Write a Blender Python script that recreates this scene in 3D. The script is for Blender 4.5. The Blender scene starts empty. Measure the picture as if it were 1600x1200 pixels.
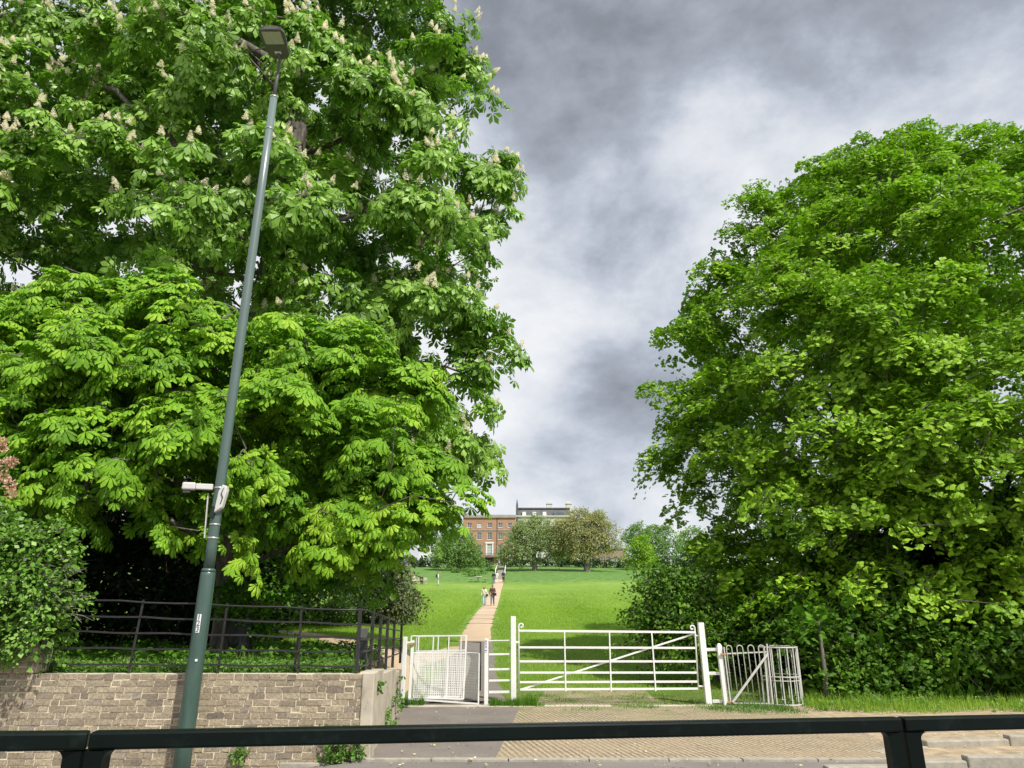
import bpy, bmesh, math, random
import numpy as np
from mathutils import Vector, Matrix

SC = bpy.context.scene
COL = SC.collection
R = math.radians
random.seed(7)

# ------------------------------------------------------------------ camera geometry
FPX, PITCH, EYE = 1109.0, R(18.3), 1.6
cp, sp = math.cos(PITCH), math.sin(PITCH)


def at(px, py, Y):
    """World point at forward distance Y that the photo shows at pixel px, py."""
    a = PITCH + math.atan((600 - py) / FPX)
    z = EYE + Y * math.tan(a)
    dep = Y * cp + (z - EYE) * sp
    return Vector(((px - 800) / FPX * dep, Y, z))


# ------------------------------------------------------------------ terrain
YP = [-400, 15.5, 25, 40, 61, 98, 103, 134, 145, 160, 195, 260, 3000]
ZP = [0, 0, .35, 1.2, 2.55, 6.0, 6.9, 10.3, 11.6, 12.5, 15.2, 16.5, 17.0]


def terrain(x, y):
    x = np.asarray(x, float); y = np.asarray(y, float)
    p = np.interp(y, YP, ZP)
    left = .93 + .008 * (y - 10)
    width = .12 + np.clip(y - 14, 0, 30) * .22
    edge = -1.88 - np.clip(y - 9.5, 0, 6) * .08
    s = np.clip((edge - x) / width, 0, 1)
    s = s * s * (3 - 2 * s)
    s = s * np.clip((y - 9.62) / .12, 0, 1)
    p = p + s * np.maximum(0, left - p)
    und = np.clip((y - 18) / 20, 0, 1)
    p = p + und * (.10 * np.sin(x * .21 + y * .05) + .06 * np.sin(x * .07 - y * .13 + 1))
    return p


def tz(x, y):
    return float(terrain(x, y))


def ground(px, py):
    lo = 4.0
    prev = None
    Y = lo
    while Y < 320:
        v = at(px, py, Y)
        if v.z <= tz(v.x, Y):
            return Vector((v.x, Y, tz(v.x, Y)))
        Y += .15 if Y < 60 else .4
    return v


# ------------------------------------------------------------------ materials
def new_mat(name):
    m = bpy.data.materials.new(name)
    m.use_nodes = True
    nt = m.node_tree
    nt.nodes.clear()
    out = nt.nodes.new('ShaderNodeOutputMaterial')
    return m, nt, out


def N(nt, kind, **kw):
    n = nt.nodes.new(kind)
    for k, v in kw.items():
        if k.startswith('i_'):
            key = k[2:]
            key = int(key) if key.isdigit() else key.replace('_', ' ')
            n.inputs[key].default_value = v
        else:
            setattr(n, k, v)
    return n


def L(nt, a, b):
    nt.links.new(a, b)


def ramp(nt, fac, stops, interp='LINEAR'):
    r = nt.nodes.new('ShaderNodeValToRGB')
    r.color_ramp.interpolation = interp
    els = r.color_ramp.elements
    while len(els) < len(stops):
        els.new(.5)
    for e, (p, c) in zip(els, stops):
        e.position = p
        e.color = (c[0], c[1], c[2], 1) if hasattr(c, '__len__') else (c, c, c, 1)
    L(nt, fac, r.inputs[0])
    return r.outputs[0]


def mixc(nt, fac, a, b, blend='MIX'):
    m = nt.nodes.new('ShaderNodeMix')
    m.data_type = 'RGBA'; m.blend_type = blend
    for sock, v in ((m.inputs[0], fac), (m.inputs[6], a), (m.inputs[7], b)):
        if hasattr(v, 'is_output'):
            L(nt, v, sock)
        elif hasattr(v, '__len__'):
            sock.default_value = (v[0], v[1], v[2], 1)
        else:
            sock.default_value = v
    return m.outputs[2]


def mth(nt, op, a, b=0.0, clamp=False):
    m = nt.nodes.new('ShaderNodeMath'); m.operation = op; m.use_clamp = clamp
    for sock, v in ((m.inputs[0], a), (m.inputs[1], b)):
        if hasattr(v, 'is_output'):
            L(nt, v, sock)
        else:
            sock.default_value = v
    return m.outputs[0]


def noise(nt, vec, scale, detail=4, rough=.55, dist=0.0):
    n = N(nt, 'ShaderNodeTexNoise', i_Scale=scale, i_Detail=detail, i_Roughness=rough, i_Distortion=dist)
    if vec is not None:
        L(nt, vec, n.inputs['Vector'])
    return n.outputs['Fac']


def coords(nt, scale=None, rot=None):
    t = nt.nodes.new('ShaderNodeTexCoord')
    v = t.outputs['Object']
    if scale or rot:
        mp = nt.nodes.new('ShaderNodeMapping')
        if scale: mp.inputs['Scale'].default_value = scale
        if rot: mp.inputs['Rotation'].default_value = rot
        L(nt, v, mp.inputs['Vector'])
        v = mp.outputs[0]
    return v


def principled(nt, out, color, rough=.6, bump=None, bstr=.3, bdist=.02, metal=0.0, spec=.5):
    p = nt.nodes.new('ShaderNodeBsdfPrincipled')
    for sock, v in ((p.inputs['Base Color'], color), (p.inputs['Roughness'], rough), (p.inputs['Metallic'], metal), (p.inputs['Specular IOR Level'], spec)):
        if hasattr(v, 'is_output'):
            L(nt, v, sock)
        elif hasattr(v, '__len__'):
            sock.default_value = (v[0], v[1], v[2], 1)
        else:
            sock.default_value = v
    if bump is not None:
        b = N(nt, 'ShaderNodeBump', i_Strength=bstr, i_Distance=bdist)
        L(nt, bump, b.inputs['Height'])
        L(nt, b.outputs[0], p.inputs['Normal'])
    if out is not None:
        L(nt, p.outputs[0], out.inputs[0])
    return p


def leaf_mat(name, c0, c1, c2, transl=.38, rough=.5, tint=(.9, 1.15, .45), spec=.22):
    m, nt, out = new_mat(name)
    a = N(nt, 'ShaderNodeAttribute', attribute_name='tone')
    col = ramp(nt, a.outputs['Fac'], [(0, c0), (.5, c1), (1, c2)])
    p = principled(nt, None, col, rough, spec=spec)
    t = nt.nodes.new('ShaderNodeBsdfTranslucent')
    tc = mixc(nt, 1.0, col, tint, 'MULTIPLY')
    L(nt, tc, t.inputs['Color'])
    mx = nt.nodes.new('ShaderNodeMixShader')
    mx.inputs[0].default_value = transl
    L(nt, p.outputs[0], mx.inputs[1]); L(nt, t.outputs[0], mx.inputs[2])
    L(nt, mx.outputs[0], out.inputs[0])
    return m


def simple(name, col, rough=.5, var=.25, scale=6, metal=0.0, spec=.5, bstr=.1, dirt=None, dirt_amt=.5):
    m, nt, out = new_mat(name)
    v = coords(nt)
    n = noise(nt, v, scale, 6, .6)
    lo = tuple(c * (1 - var) for c in col); hi = tuple(min(1, c * (1 + var)) for c in col)
    c = ramp(nt, n, [(.3, lo), (.7, hi)])
    if dirt:
        n2 = noise(nt, v, scale * 2.7, 8, .7)
        f = ramp(nt, n2, [(.55, 0.0), (.72, dirt_amt)])
        c = mixc(nt, f, c, dirt)
    n3 = noise(nt, v, scale * 12, 5, .6)
    principled(nt, out, c, rough, n3, bstr, .005, metal, spec)
    return m


M = {}
M['chestnut_near'] = leaf_mat('chestnut_leaf_bright', (.10, .23, .014), (.21, .42, .024), (.38, .58, .045), .27)
M['chestnut_far'] = leaf_mat('chestnut_leaf', (.11, .22, .028), (.23, .42, .05), (.40, .60, .12), .30, .42, spec=.42)
M['maple'] = leaf_mat('maple_leaf', (.11, .22, .016), (.25, .44, .026), (.40, .61, .05), .27)
M['ivy'] = leaf_mat('ivy_leaf', (.06, .13, .015), (.15, .31, .04), (.33, .50, .13), .2, .34)
M['shrub'] = leaf_mat('shrub_leaf', (.045, .12, .010), (.085, .21, .014), (.14, .32, .025), .3)
M['sunny_shrub'] = leaf_mat('sunny_shrub_leaf', (.04, .10, .010), (.095, .21, .018), (.20, .36, .035), .26)
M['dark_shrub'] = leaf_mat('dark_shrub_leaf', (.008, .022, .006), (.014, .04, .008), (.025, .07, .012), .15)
M['bramble'] = leaf_mat('bramble_leaf', (.10, .19, .035), (.18, .33, .06), (.30, .46, .13), .3)
M['grey_bush'] = leaf_mat('grey_bush_leaf', (.09, .11, .05), (.15, .18, .08), (.22, .26, .11), .2)
M['oak'] = leaf_mat('oak_leaf', (.23, .28, .12), (.33, .40, .17), (.43, .50, .24), .42)
M['bronze'] = leaf_mat('bronze_leaf', (.30, .29, .13), (.42, .40, .18), (.52, .49, .26), .42)
M['lime'] = leaf_mat('lime_tree_leaf', (.13, .235, .06), (.20, .34, .08), (.28, .45, .11), .35)
M['hedge'] = leaf_mat('hedge_leaf', (.018, .045, .012), (.03, .075, .018), (.05, .12, .03), .2)
M['grass_blade'] = leaf_mat('grass_blade', (.20, .33, .035), (.30, .46, .055), (.42, .57, .10), .45, .7)
M['weed'] = leaf_mat('weed_leaf', (.08, .17, .03), (.14, .28, .05), (.24, .38, .10), .3)
M['blossom'] = leaf_mat('chestnut_blossom', (.82, .74, .54), (.92, .87, .70), (.95, .93, .84), .35, tint=(1, 1, .9))
M['pink_flower'] = leaf_mat('pink_flower', (.58, .36, .25), (.74, .50, .37), (.86, .66, .52), .3, tint=(1, .9, .8))
M['petal'] = leaf_mat('fallen_petal', (.45, .36, .16), (.65, .55, .28), (.8, .74, .5), .1, tint=(1, 1, .9))

m, nt, out = new_mat('bark')
v = coords(nt, (1, 1, .25))
n1 = noise(nt, v, 9, 8, .65, .6)
c = ramp(nt, n1, [(.3, (.05, .042, .035)), (.55, (.16, .14, .12)), (.75, (.29, .265, .235))])
principled(nt, out, c, .9, n1, .8, .03)
M['bark'] = m
m, nt, out = new_mat('pale_bark')
n1 = noise(nt, coords(nt, (1, 1, .3)), 6, 6, .65)
c = ramp(nt, n1, [(.3, (.10, .09, .075)), (.7, (.30, .27, .23))])
principled(nt, out, c, .9, n1, .5, .03)
M['pale_bark'] = m

M['white'] = simple('white_paint', (.84, .84, .81), .45, .07, 5, spec=.4, dirt=(.33, .24, .14), dirt_amt=.30)
M['white_rust'] = simple('rusting_white_paint', (.74, .73, .69), .5, .1, 7, dirt=(.30, .16, .06), dirt_amt=.55)
M['rust'] = simple('rusty_iron', (.42, .22, .11), .7, .35, 30)
M['grey_paint'] = simple('grey_galvanised', (.56, .55, .52), .5, .12, 8, dirt=(.28, .18, .10), dirt_amt=.45)
M['black_iron'] = simple('black_iron', (.022, .020, .021), .5, .4, 12, spec=.6, dirt=(.09, .06, .045), dirt_amt=.35)
M['rail_green'] = simple('shaded_green_rail_paint', (.0022, .0060, .0052), .4, .25, 5, spec=.16, dirt=(.012, .022, .018), dirt_amt=.6)  # green taken down to near black: shade over the rail put into the colour
M['lamp_green'] = simple('lamp_green_paint', (.045, .098, .076), .27, .15, 3, spec=.75, dirt=(.08, .14, .115), dirt_amt=.4)
m, nt, out = new_mat('weathered_lamp_green_sky_sheen')
tco = nt.nodes.new('ShaderNodeTexCoord'); sz = nt.nodes.new('ShaderNodeSeparateXYZ'); L(nt, tco.outputs['Object'], sz.inputs[0])
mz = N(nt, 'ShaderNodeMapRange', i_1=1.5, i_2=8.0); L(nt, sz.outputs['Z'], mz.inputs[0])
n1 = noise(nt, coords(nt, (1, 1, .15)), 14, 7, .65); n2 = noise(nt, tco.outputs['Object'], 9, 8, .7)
c = mixc(nt, mz.outputs[0], (.040, .085, .066), (.15, .205, .19))  # paler grey towards the top: sky reflection put into the paint colour
c = mixc(nt, ramp(nt, n1, [(.45, 0.0), (.75, .35)]), c, (.12, .16, .14))
c = mixc(nt, ramp(nt, n2, [(.66, 0.0), (.72, .6)]), c, (.05, .05, .04))
principled(nt, out, c, ramp(nt, n1, [(.3, .22), (.7, .42)]), spec=.75)
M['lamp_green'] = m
M['lamp_pale'] = simple('sky_sheen_lamp_paint', (.16, .22, .20), .25, .12, 3, spec=.9, dirt=(.25, .29, .27), dirt_amt=.4)  # pale tone holds the sky reflection of the upper column
M['lamp_grey'] = simple('lamp_grey', (.10, .10, .09), .45, .15, 8)
M['lamp_glass'] = simple('lamp_lens', (.42, .43, .36), .2, .08, 12)
M['plastic'] = simple('pale_plastic', (.62, .61, .58), .4, .06, 10)
M['steel'] = simple('steel_band', (.5, .5, .5), .35, .1, 20, metal=.6)
M['black_pl'] = simple('black_plastic', (.015, .018, .02), .4, .2, 10)
M['ink'] = simple('ink', (.03, .03, .05), .6, .1, 10)
M['sticker'] = simple('white_sticker', (.8, .8, .82), .4, .03, 10)
M['concrete'] = simple('pale_concrete', (.50, .44, .345), .85, .22, 3, bstr=.5, dirt=(.14, .12, .09), dirt_amt=.6)
M['kerb'] = simple('granite_kerb', (.36, .33, .27), .85, .2, 9, bstr=.5, dirt=(.16, .13, .09), dirt_amt=.5)
M['skin'] = simple('skin', (.50, .30, .21), .55, .08, 20)
M['skin_dark'] = simple('brown_skin', (.28, .15, .09), .55, .08, 20)
for nm, c_ in dict(cream_cloth=(.75, .68, .55), pale_denim=(.38, .50, .56), denim=(.10, .16, .27), dark_cloth=(.02, .022, .03),
                   white_cloth=(.75, .75, .74), brown_hair=(.12, .05, .02), black_hair=(.012, .010, .009), leather=(.02, .015, .014),
                   grey_cloth=(.30, .30, .32), shoe=(.25, .24, .22)).items():
    M[nm] = simple(nm, c_, .8, .15, 14)
m, nt, out = new_mat('striped_wool')
w = N(nt, 'ShaderNodeTexWave', i_Scale=2.6, i_Distortion=1.0); w.bands_direction = 'Z'
L(nt, coords(nt), w.inputs['Vector'])
c = ramp(nt, w.outputs['Fac'], [(.35, (.03, .02, .02)), (.5, (.40, .25, .17)), (.8, (.10, .05, .04))])
principled(nt, out, c, .9)
M['striped'] = m

# per-face coloured bricks
m, nt, out = new_mat('old_yellow_stock_brick')
a = N(nt, 'ShaderNodeAttribute', attribute_name='tone')
v = coords(nt)
c = ramp(nt, a.outputs['Fac'], [(0, (.22, .18, .14)), (.3, (.34, .27, .19)), (.6, (.44, .36, .25)), (.85, (.53, .44, .30)), (1, (.36, .30, .25))])
n1 = noise(nt, v, 3.2, 6, .65)
c = mixc(nt, ramp(nt, n1, [(.42, 0.0), (.70, .40)]), c, (.58, .50, .34))
n2 = noise(nt, v, 40, 8, .7)
c = mixc(nt, ramp(nt, n2, [(.3, .75), (.6, 0.0)]), c, (.10, .08, .06))
principled(nt, out, c, .92, n2, .7, .012)
M['brick'] = m
m, nt, out = new_mat('lime_mortar')
n2 = noise(nt, coords(nt), 25, 8, .7)
c = ramp(nt, n2, [(.3, (.56, .48, .34)), (.6, (.80, .72, .54))])
principled(nt, out, c, .95, n2, .7, .01)
M['mortar'] = m

m, nt, out = new_mat('worn_asphalt')
v = coords(nt)
n1 = noise(nt, v, 1.4, 8, .7); n2 = noise(nt, v, 70, 4, .7); n3 = noise(nt, v, 3, 8, .75, .5)
c = ramp(nt, n1, [(.3, (.19, .165, .145)), (.7, (.27, .235, .205))])
c = mixc(nt, ramp(nt, n2, [(.35, .5), (.6, 0.0)]), c, (.07, .06, .055))
c = mixc(nt, ramp(nt, n2, [(.62, 0.0), (.75, .5)]), c, (.35, .32, .28))
c = mixc(nt, ramp(nt, n3, [(.55, 0.0), (.8, .4)]), c, (.25, .19, .13))
principled(nt, out, c, .9, n2, .5, .01)
M['asphalt'] = m
m, nt, out = new_mat('road_asphalt')
v = coords(nt)
n1 = noise(nt, v, .6, 6, .6); n2 = noise(nt, v, 90, 4, .7)
c = ramp(nt, n1, [(.3, (.155, .14, .125)), (.7, (.235, .21, .19))])
c = mixc(nt, ramp(nt, n2, [(.6, 0.0), (.75, .5)]), c, (.30, .28, .25))
principled(nt, out, c, .9, n2, .5, .01)
M['road'] = m

m, nt, out = new_mat('ribbed_brick_paving')
v = coords(nt, None, (0, 0, R(-12)))
w = N(nt, 'ShaderNodeTexWave', i_Scale=3.9, i_Distortion=1.6, i_Detail=3.0)
w.inputs['Detail Scale'].default_value = 2.5
w.bands_direction = 'X'
L(nt, v, w.inputs['Vector'])
br = N(nt, 'ShaderNodeTexBrick', i_Scale=1.0)
br.inputs['Brick Width'].default_value = .23; br.inputs['Row Height'].default_value = .115; br.inputs['Mortar Size'].default_value = .008
br.inputs['Color1'].default_value = (.43, .345, .235, 1); br.inputs['Color2'].default_value = (.50, .415, .295, 1); br.inputs['Mortar'].default_value = (.36, .28, .18, 1)
L(nt, coords(nt, None, (0, 0, R(-12))), br.inputs['Vector'])
v0 = coords(nt)
n1 = noise(nt, v0, 1.1, 7, .65); n2 = noise(nt, v0, 30, 6, .7)
wv = ramp(nt, w.outputs['Fac'], [(.15, 0.0), (.5, 1.0)])
c = mixc(nt, wv, (.24, .18, .115), br.outputs['Color'])
c = mixc(nt, ramp(nt, n1, [(.42, 0.0), (.62, .85)]), c, (.42, .33, .215))
c = mixc(nt, ramp(nt, noise(nt, v0, 2.3, 9, .75), [(.52, 0.0), (.64, .6)]), c, (.27, .20, .125))
g2 = N(nt, 'ShaderNodeSeparateXYZ'); L(nt, v0, g2.inputs[0]); mg = N(nt, 'ShaderNodeMapRange', i_1=12.0, i_2=15.0); L(nt, g2.outputs['Y'], mg.inputs[0])
c = mixc(nt, mth(nt, 'MULTIPLY', mg.outputs[0], ramp(nt, noise(nt, v0, 1.7, 8, .75), [(.44, 0.0), (.58, .75)])), c, (.17, .22, .06))
c = mixc(nt, ramp(nt, n2, [(.3, .6), (.5, 0.0)]), c, (.14, .10, .07))
h = mth(nt, 'ADD', wv, mth(nt, 'MULTIPLY', n2, .6))
principled(nt, out, c, .92, h, .8, .02)
M['ribbed'] = m

m, nt, out = new_mat('buff_gravel_path')
v = coords(nt)
n1 = noise(nt, v, .5, 6, .6); n2 = noise(nt, v, 30, 5, .7)
c = ramp(nt, n1, [(.3, (.46, .335, .215)), (.7, (.60, .45, .305))])
c = mixc(nt, ramp(nt, n2, [(.3, .4), (.55, 0.0)]), c, (.34, .26, .17))
principled(nt, out, c, .95, n2, .4, .02)
M['path'] = m

m, nt, out = new_mat('field_grass')
v = coords(nt)
vs = coords(nt, (1, .35, 1))
n1 = noise(nt, v, .11, 8, .68); n2 = noise(nt, vs, .9, 8, .7); n3 = noise(nt, v, 14, 6, .75)
c = ramp(nt, n1, [(.3, (.19, .32, .045)), (.5, (.24, .38, .058)), (.7, (.33, .45, .10))])
c = mixc(nt, ramp(nt, n2, [(.35, .55), (.55, 0.0)]), c, (.16, .28, .045))
c = mixc(nt, ramp(nt, n2, [(.58, 0.0), (.75, .5)]), c, (.27, .44, .085))
c = mixc(nt, ramp(nt, n3, [(.35, .65), (.55, 0.0)]), c, (.09, .20, .028))
# rougher, bluer grass on the upper bank; brown worn soil near the gate
geo = N(nt, 'ShaderNodeNewGeometry'); sx = N(nt, 'ShaderNodeSeparateXYZ'); L(nt, geo.outputs['Position'], sx.inputs[0])
mr = N(nt, 'ShaderNodeMapRange', i_1=97.0, i_2=101.0); L(nt, sx.outputs['Y'], mr.inputs[0])
bank = ramp(nt, noise(nt, v, 1.1, 8, .75), [(.35, (.075, .16, .035)), (.5, (.13, .25, .055)), (.68, (.21, .35, .10))])
c = mixc(nt, mr.outputs[0], c, bank)
mr2 = N(nt, 'ShaderNodeMapRange', i_1=20.5, i_2=16.0); L(nt, mth(nt, 'ADD', sx.outputs['Y'], mth(nt, 'MULTIPLY', noise(nt, v, .8, 6, .7), 5.0)), mr2.inputs[0])
soil = ramp(nt, n3, [(.3, (.10, .075, .045)), (.7, (.26, .20, .125))])
c = mixc(nt, mth(nt, 'MULTIPLY', mr2.outputs[0], .85), c, soil)
hh = mth(nt, 'ADD', n3, mth(nt, 'MULTIPLY', n2, 1.5))
principled(nt, out, c, .9, hh, .9, .12, spec=.15)
M['field'] = m
M['soil'] = simple('brown_soil', (.40, .31, .205), .95, .35, 5, bstr=.8, dirt=(.10, .075, .045), dirt_amt=.7)

# building materials
def brickwall(name, c1, c2, mo):
    m, nt, out = new_mat(name)
    br = N(nt, 'ShaderNodeTexBrick', i_Scale=1.0)
    br.inputs['Brick Width'].default_value = .45; br.inputs['Row Height'].default_value = .15; br.inputs['Mortar Size'].default_value = .015
    br.inputs['Color1'].default_value = (*c1, 1); br.inputs['Color2'].default_value = (*c2, 1); br.inputs['Mortar'].default_value = (*mo, 1)
    L(nt, coords(nt, None, (R(90), 0, 0)), br.inputs['Vector'])
    n = noise(nt, coords(nt), .4, 5, .6)
    c = mixc(nt, ramp(nt, n, [(.4, 0.0), (.7, .4)]), br.outputs['Color'], tuple(x * .7 for x in c1))
    principled(nt, out, c, .9)
    return m
M['red_brick'] = brickwall('red_brick_wall', (.40, .205, .13), (.48, .26, .17), (.42, .30, .22))  # brick red softened, distance haze mixed into the colour
M['brown_brick'] = brickwall('brown_brick_wall', (.36, .24, .18), (.42, .29, .22), (.3, .22, .17))
M['stucco'] = simple('cream_stucco', (.62, .59, .52), .8, .12, .6)
M['white_stucco'] = simple('white_stucco', (.74, .74, .72), .8, .08, .6)
M['stone'] = simple('grey_stone', (.34, .31, .27), .85, .2, 1)
M['slate'] = simple('slate_roof', (.10, .105, .11), .7, .25, 1)
M['glass'] = simple('window_glass', (.09, .11, .13), .12, .3, .8, spec=.8)
M['glass_pale'] = simple('curtained_window', (.45, .48, .5), .2, .2, 1)
M['car_dark'] = simple('dark_car_paint', (.02, .022, .03), .25, .1, 2, spec=.8)
M['car_silver'] = simple('silver_car_paint', (.35, .36, .37), .3, .05, 2, spec=.8)
M['tyre'] = simple('tyre_rubber', (.015, .015, .015), .8, .1, 10)


# ------------------------------------------------------------------ object helpers
def tag(o, label=None, cat=None, group=None, kind=None):
    if label: o['label'] = label
    if cat: o['category'] = cat
    if group: o['group'] = group
    if kind: o['kind'] = kind
    return o


def thing(name, label, cat, loc=(0, 0, 0), rz=0, group=None):
    o = bpy.data.objects.new(name, None)
    COL.objects.link(o)
    o.location = loc; o.rotation_euler = (0, 0, rz)
    o.empty_display_size = .2
    return tag(o, label, cat, group)


class MB:
    def __init__(s):
        s.v = []; s.f = []; s.smooth = []

    def add(s, vs, fs, smooth=False):
        b = len(s.v)
        s.v += [tuple(p) for p in vs]
        s.f += [tuple(i + b for i in f) for f in fs]
        s.smooth += [smooth] * len(fs)

    def box(s, lo, hi, M4=None):
        x0, y0, z0 = lo; x1, y1, z1 = hi
        vs = [Vector(p) for p in ((x0, y0, z0), (x1, y0, z0), (x1, y1, z0), (x0, y1, z0), (x0, y0, z1), (x1, y0, z1), (x1, y1, z1), (x0, y1, z1))]
        if M4 is not None:
            vs = [M4 @ p for p in vs]
        s.add(vs, [(0, 3, 2, 1), (4, 5, 6, 7), (0, 1, 5, 4), (1, 2, 6, 5), (2, 3, 7, 6), (3, 0, 4, 7)])

    def bar(s, a, b, w, d=None, up=(0, 1, 0)):
        """rectangular bar from a to b, w across, d along `up`"""
        a = Vector(a); b = Vector(b); d = w if d is None else d
        t = (b - a).normalized(); u = Vector(up)
        u = (u - t * u.dot(t))
        if u.length < 1e-4:
            u = Vector((1, 0, 0)); u = u - t * u.dot(t)
        u.normalize(); r = t.cross(u)
        vs = []
        for p in (a, b):
            for i, j in ((-1, -1), (1, -1), (1, 1), (-1, 1)):
                vs.append(p + r * (w / 2 * i) + u * (d / 2 * j))
        s.add(vs, [(0, 1, 2, 3), (7, 6, 5, 4), (0, 4, 5, 1), (1, 5, 6, 2), (2, 6, 7, 3), (3, 7, 4, 0)])

    def tube(s, pts, rad, n=8, closed_ends=True):
        pts = [Vector(p) for p in pts]
        rads = rad if hasattr(rad, '__len__') else [rad] * len(pts)
        rings = []
        pu = None
        for i, p in enumerate(pts):
            t = (pts[min(i + 1, len(pts) - 1)] - pts[max(i - 1, 0)])
            t.normalize()
            if pu is None:
                u = Vector((0, 0, 1)) if abs(t.z) < .9 else Vector((1, 0, 0))
            else:
                u = pu
            u = (u - t * u.dot(t)).normalized(); pu = u
            w = t.cross(u)
            rings.append([p + (u * math.cos(2 * math.pi * k / n) + w * math.sin(2 * math.pi * k / n)) * rads[i] for k in range(n)])
        vs = [q for r_ in rings for q in r_]
        fs = []
        for i in range(len(rings) - 1):
            for k in range(n):
                k2 = (k + 1) % n
                fs.append((i * n + k, i * n + k2, (i + 1) * n + k2, (i + 1) * n + k))
        s.add(vs, fs, True)
        if closed_ends:
            b = len(s.v) - len(vs)
            s.f.append(tuple(b + k for k in range(n))[::-1]); s.smooth.append(False)
            s.f.append(tuple(b + (len(rings) - 1) * n + k for k in range(n))); s.smooth.append(False)

    def build(s, name, mat, parent=None, bevel=0, inv=None):
        me = bpy.data.meshes.new(name)
        me.from_pydata(s.v, [], s.f)
        me.polygons.foreach_set('use_smooth', s.smooth)
        if mat: me.materials.append(mat)
        me.update()
        o = bpy.data.objects.new(name, me)
        COL.objects.link(o)
        if parent is not None:
            put(o, parent)
        if bevel:
            b = o.modifiers.new('bevel', 'BEVEL'); b.width = bevel; b.segments = 2; b.limit_method = 'ANGLE'
        return o


def put(o, parent):
    """parent o, keeping coordinates that were written in world space"""
    o.parent = parent
    m = Matrix.Identity(4)
    p = parent
    chain = []
    while p is not None:
        chain.append(Matrix.LocRotScale(p.location, p.rotation_euler, p.scale))
        p = p.parent
    # world = chain[-1] @ ... @ chain[0]; meshes are in world coordinates
    w = Matrix.Identity(4)
    for c_ in reversed(chain):
        w = w @ c_
    inv = w.inverted()
    if o.type == 'MESH':
        o.data.transform(inv)
    return o


def mesh_np(name, V, F, mat, parent=None, tone=None, smooth=False):
    me = bpy.data.meshes.new(name)
    V = np.asarray(V, np.float32); F = np.asarray(F, np.int32)
    k = F.shape[1]
    me.vertices.add(len(V)); me.vertices.foreach_set('co', V.ravel())
    me.loops.add(F.size); me.loops.foreach_set('vertex_index', F.ravel())
    me.polygons.add(len(F))
    me.polygons.foreach_set('loop_start', np.arange(0, F.size, k, dtype=np.int32))
    try:
        me.polygons.foreach_set('loop_total', np.full(len(F), k, np.int32))
    except Exception:
        pass
    me.polygons.foreach_set('use_smooth', np.full(len(F), smooth))
    me.update(calc_edges=True)
    if tone is not None:
        at_ = me.attributes.new('tone', 'FLOAT', 'POINT')
        at_.data.foreach_set('value', np.asarray(tone, np.float32))
    me.materials.append(mat)
    o = bpy.data.objects.new(name, me)
    COL.objects.link(o)
    if parent is not None:
        put(o, parent)
    return o


# ------------------------------------------------------------------ leaves
def palm(angles, lens, wid, drop, fold=True, stem=0.0):
    """leaflets fanned from one stalk; fold gives each a raised midrib and a rounded, obovate blade"""
    V = []; F = []
    for a, l in zip(angles, lens):
        a = R(a)
        dx, dy = math.sin(a), math.cos(a)
        nx, ny = dy, -dx
        w = wid * l
        b = len(V)
        q = lambda f, s, z: V.append((dx * l * f + nx * w * s, dy * l * f + ny * w * s + stem, z))
        if fold:
            q(.08, 0, 0); q(.45, .62, -drop * l * .30 - w * .15); q(.78, 1, -drop * l * .78 - w * .2); q(1, 0, -drop * l * 1.25)
            q(.78, -1, -drop * l * .78 - w * .2); q(.45, -.62, -drop * l * .30 - w * .15); q(.6, 0, -drop * l * .42 + w * .28)
            F += [(b, b + 1, b + 6), (b + 1, b + 2, b + 6), (b + 2, b + 3, b + 6), (b + 3, b + 4, b + 6), (b + 4, b + 5, b + 6), (b + 5, b, b + 6)]
        else:
            zr = -drop * l * .55
            q(.10, 0, 0); q(.68, 1, zr - w * .25); q(.68, -1, zr - w * .25); q(1, 0, -drop * l * 1.25)
            F += [(b, b + 1, b + 2), (b + 1, b + 3, b + 2)]
    return np.array(V), np.array(F)


T_CHEST = palm((-122, -80, -40, 0, 40, 80, 122), (.55, .78, .95, 1, .95, .78, .55), .205, .45)
T_CHEST2 = palm((-100, -48, 0, 48, 100), (.65, .9, 1, .9, .65), .24, .45, False)
T_MAPLE = palm((-62, 0, 62), (.85, 1, .85), .42, .22, False)
T_LEAF = (np.array([(0, 0, 0), (.36, .5, -.06), (-.36, .5, -.06), (0, 1, -.12)]), np.array([(0, 1, 2), (1, 3, 2)]))
T_TRI = (np.array([(-.5, 0, 0), (.5, 0, 0), (0, 1, -.05)]), np.array([(0, 1, 2)]))


def nrm(a):
    return a / np.maximum(np.linalg.norm(a, axis=-1, keepdims=True), 1e-6)


def scatter(T, P, O, Nn, S):
    """leaf template T at P, growing along O with normal Nn, size S"""
    TV, TF = T
    O = nrm(O)
    X = nrm(np.cross(O, Nn)); Z = np.cross(X, O)
    V = P[:, None, :] + S[:, None, None] * (TV[None, :, 0:1] * X[:, None, :] + TV[None, :, 1:2] * O[:, None, :] + TV[None, :, 2:3] * Z[:, None, :])
    F = TF[None] + (np.arange(len(P)) * len(TV))[:, None, None]
    return V.reshape(-1, 3), F.reshape(-1, TF.shape[1])


CAM = np.array([0, 0, EYE])


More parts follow.
